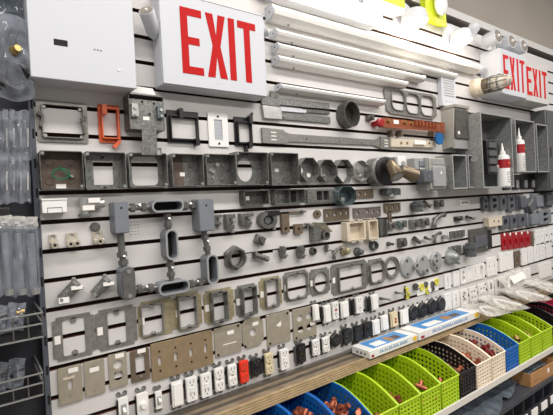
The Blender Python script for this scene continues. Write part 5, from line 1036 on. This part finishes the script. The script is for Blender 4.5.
# ------------------------------------------------------------------ bags and wire baskets in the left bay
def hook(X, Z, d): pass
X, Z = at(13, 55, .08)
T = thing('plastic_bag', 'big clear bag with dark coil and brass connector, top left corner', 'bag', X, Z, None, .06); link('film', pillow(.085, .2, .05, 14, 14, .014, 5), 'clear', T)
link('dark_coil', B().tube([(.028*math.cos(a), .0 - .006*math.sin(a*2), -.045 + .03*math.sin(a)) for a in [i*2*PI/24 for i in range(25)]], .011, 8), 'black', T); link('brass_connector', B().lathe((.0, -.0, .012), (.4, -1, .2), [(0, .01), (.014, .012), (.02, .008), (.028, .008)], 12), 'brass', T); link('dark_sleeve', B().tube([(-.03, 0, -.08), (-.012, 0, .0), (.01, .0, .07)], .009, 8), 'bay', T)
T = thing('plastic_bag', 'grey black bag hanging at the very top left edge', 'bag', at(10, 8, .06)[0], at(10, 8, .06)[1], None, .02); link('film', pillow(.08, .14, .03, 12, 10, .01, 9), 'bagdark', T); link('header_card', B().box(-.03, .03, -.003, .003, .06, .085), 'bay', T)
for row, (v, hh, nm) in enumerate(((135, .12, 'upper'), (178, .12, 'lower'))):
    for q in range(4):
        u = 3 + q*7.0; X, Z = at(u, v, .05); T = thing('blister_pack', '%s row clear blister pack, %s from the left, beside the square boxes' % (nm, ('first', 'second', 'third', 'fourth')[q]), 'package', X, Z, None, .05)
        link('film', pillow(.026, hh, .03, 8, 14, .006, 20 + q + row*7), 'clear', T); link('dark_part', B().tube([(-.003, .0, -hh*.3), (.004, 0, 0), (-.002, 0, hh*.3)], [.006, .009, .006], 8), 'dgrey' if q % 2 else 'bay', T); link('bright_edge', B().tube([(.006, -.008, -hh*.25), (.007, -.012, 0), (.008, -.01, hh*.12)], .0014, 6), 'pale', T)
X, Z = at(8, 212, .05); T = thing('black_connector', 'black plastic connector hanging above the long clear tubes', 'fitting', X - .012, Z, None, 0.0); link('connector_body', B().box(-.02, .016, -.05, .03, -.02, .012), 'black', T, .003); link('connector_arm', B().box(.0, .022, -.04, -.02, .0, .03), 'black', T)
for q in range(3):
    u = 6 + q*13; X, Z = at(u, 258, .06); T = thing('tube_bag', 'long clear tube bag, %s of three hanging beside the ground lugs' % ('left one', 'middle one', 'right one')[q], 'bag', X, Z, None, .06)
    link('film', pillow(.031, .18, .03, 8, 16, .007, 50 + q), 'clear', T); link('header', pillow(.034, .03, .02, 6, 5, .006, 80 + q).xf(Matrix.Translation((0, 0, .085))), 'clear2', T); link('tube', B().cyl((0, 0, -.08), (0, 0, 1), .008, .14, 10), 'grey', T); link('end_cap', B().cyl((.003, 0, -.088), (0, 0, 1), .01, .014, 10), 'steel', T)
def wire_basket(label, v, hh):
    X, Z = at(20, v, .1); T = thing('wire_basket', label, 'basket', X - .13, Z); xx = .174
    link('basket_tray', B().box(0, xx, -.13, .028, 0, .003), 'black', T)
    for z in (.0, hh*.55, hh): link('front_wire', B().tube([(0, -.13, z), (xx, -.13, z)], .0022, 6), 'steel', T)
    for z in (hh*.55, hh): link('side_wire', B().tube([(xx, -.13, z), (xx, .026, z)], .0022, 6), 'steel', T)
    for k in range(7): link('upright_wire', B().tube([(xx*k/6, -.13, 0), (xx*k/6, -.13, hh)], .0016, 6), 'dgalv', T)
    return T, X, Z
for nm, v, hh, sd in (('upper wire basket of bagged dark parts at the lower left', 338, .055, 91), ('lower wire basket of bagged dark parts at bottom left corner', 396, .05, 95)):
    T, X, Z = wire_basket(nm, v, hh)
    for q in range(3):
        tt = bag('clear bag of dark parts, %s in the %s' % (('left', 'middle', 'right')[q], 'upper wire basket' if sd == 91 else 'lower wire basket'), X - .075 + q*.036, .06, Z + .042, .036, .066, .034, (-.2, .15, 0), sd + q, 'clear')
        link('packed_part', B().ball((0, 0, -.006), .013, 10, 6), 'black', tt); link('packed_part', B().cyl((.0, -.01, .008), (1, 0, .3), .006, .016, 8), 'brass' if (sd == 91 and q == 2) else 'dgrey', tt)

# little printed labels on the slats
for u, v, pw, ph, lab in ((135, 229, 11, 17, 'faint grey printed text label between the grey conduit columns'), (249, 258, 6, 9, 'faint printed label just right of the hex nut'), (275.5, 254, 5, 8, 'faint printed label between slanting and upright connectors')):
    T, w, h = put('printed_label', lab, 'label', u, v, pw, ph, 0)
    link('label_film', B().box(-w/2, w/2, -.0012, EPS, -h/2, h/2), 'slat', T)
    tx = B()
    for i in range(5):
        for q in range(3): tx.box(-w*.42 + q*w*.3, -w*.42 + q*w*.3 + w*.2, -.0016, -.0012, h*(.4 - i*.18), h*(.4 - i*.18) + .0016)
    link('print', tx, 'text', T)['kind'] = 'stuff'
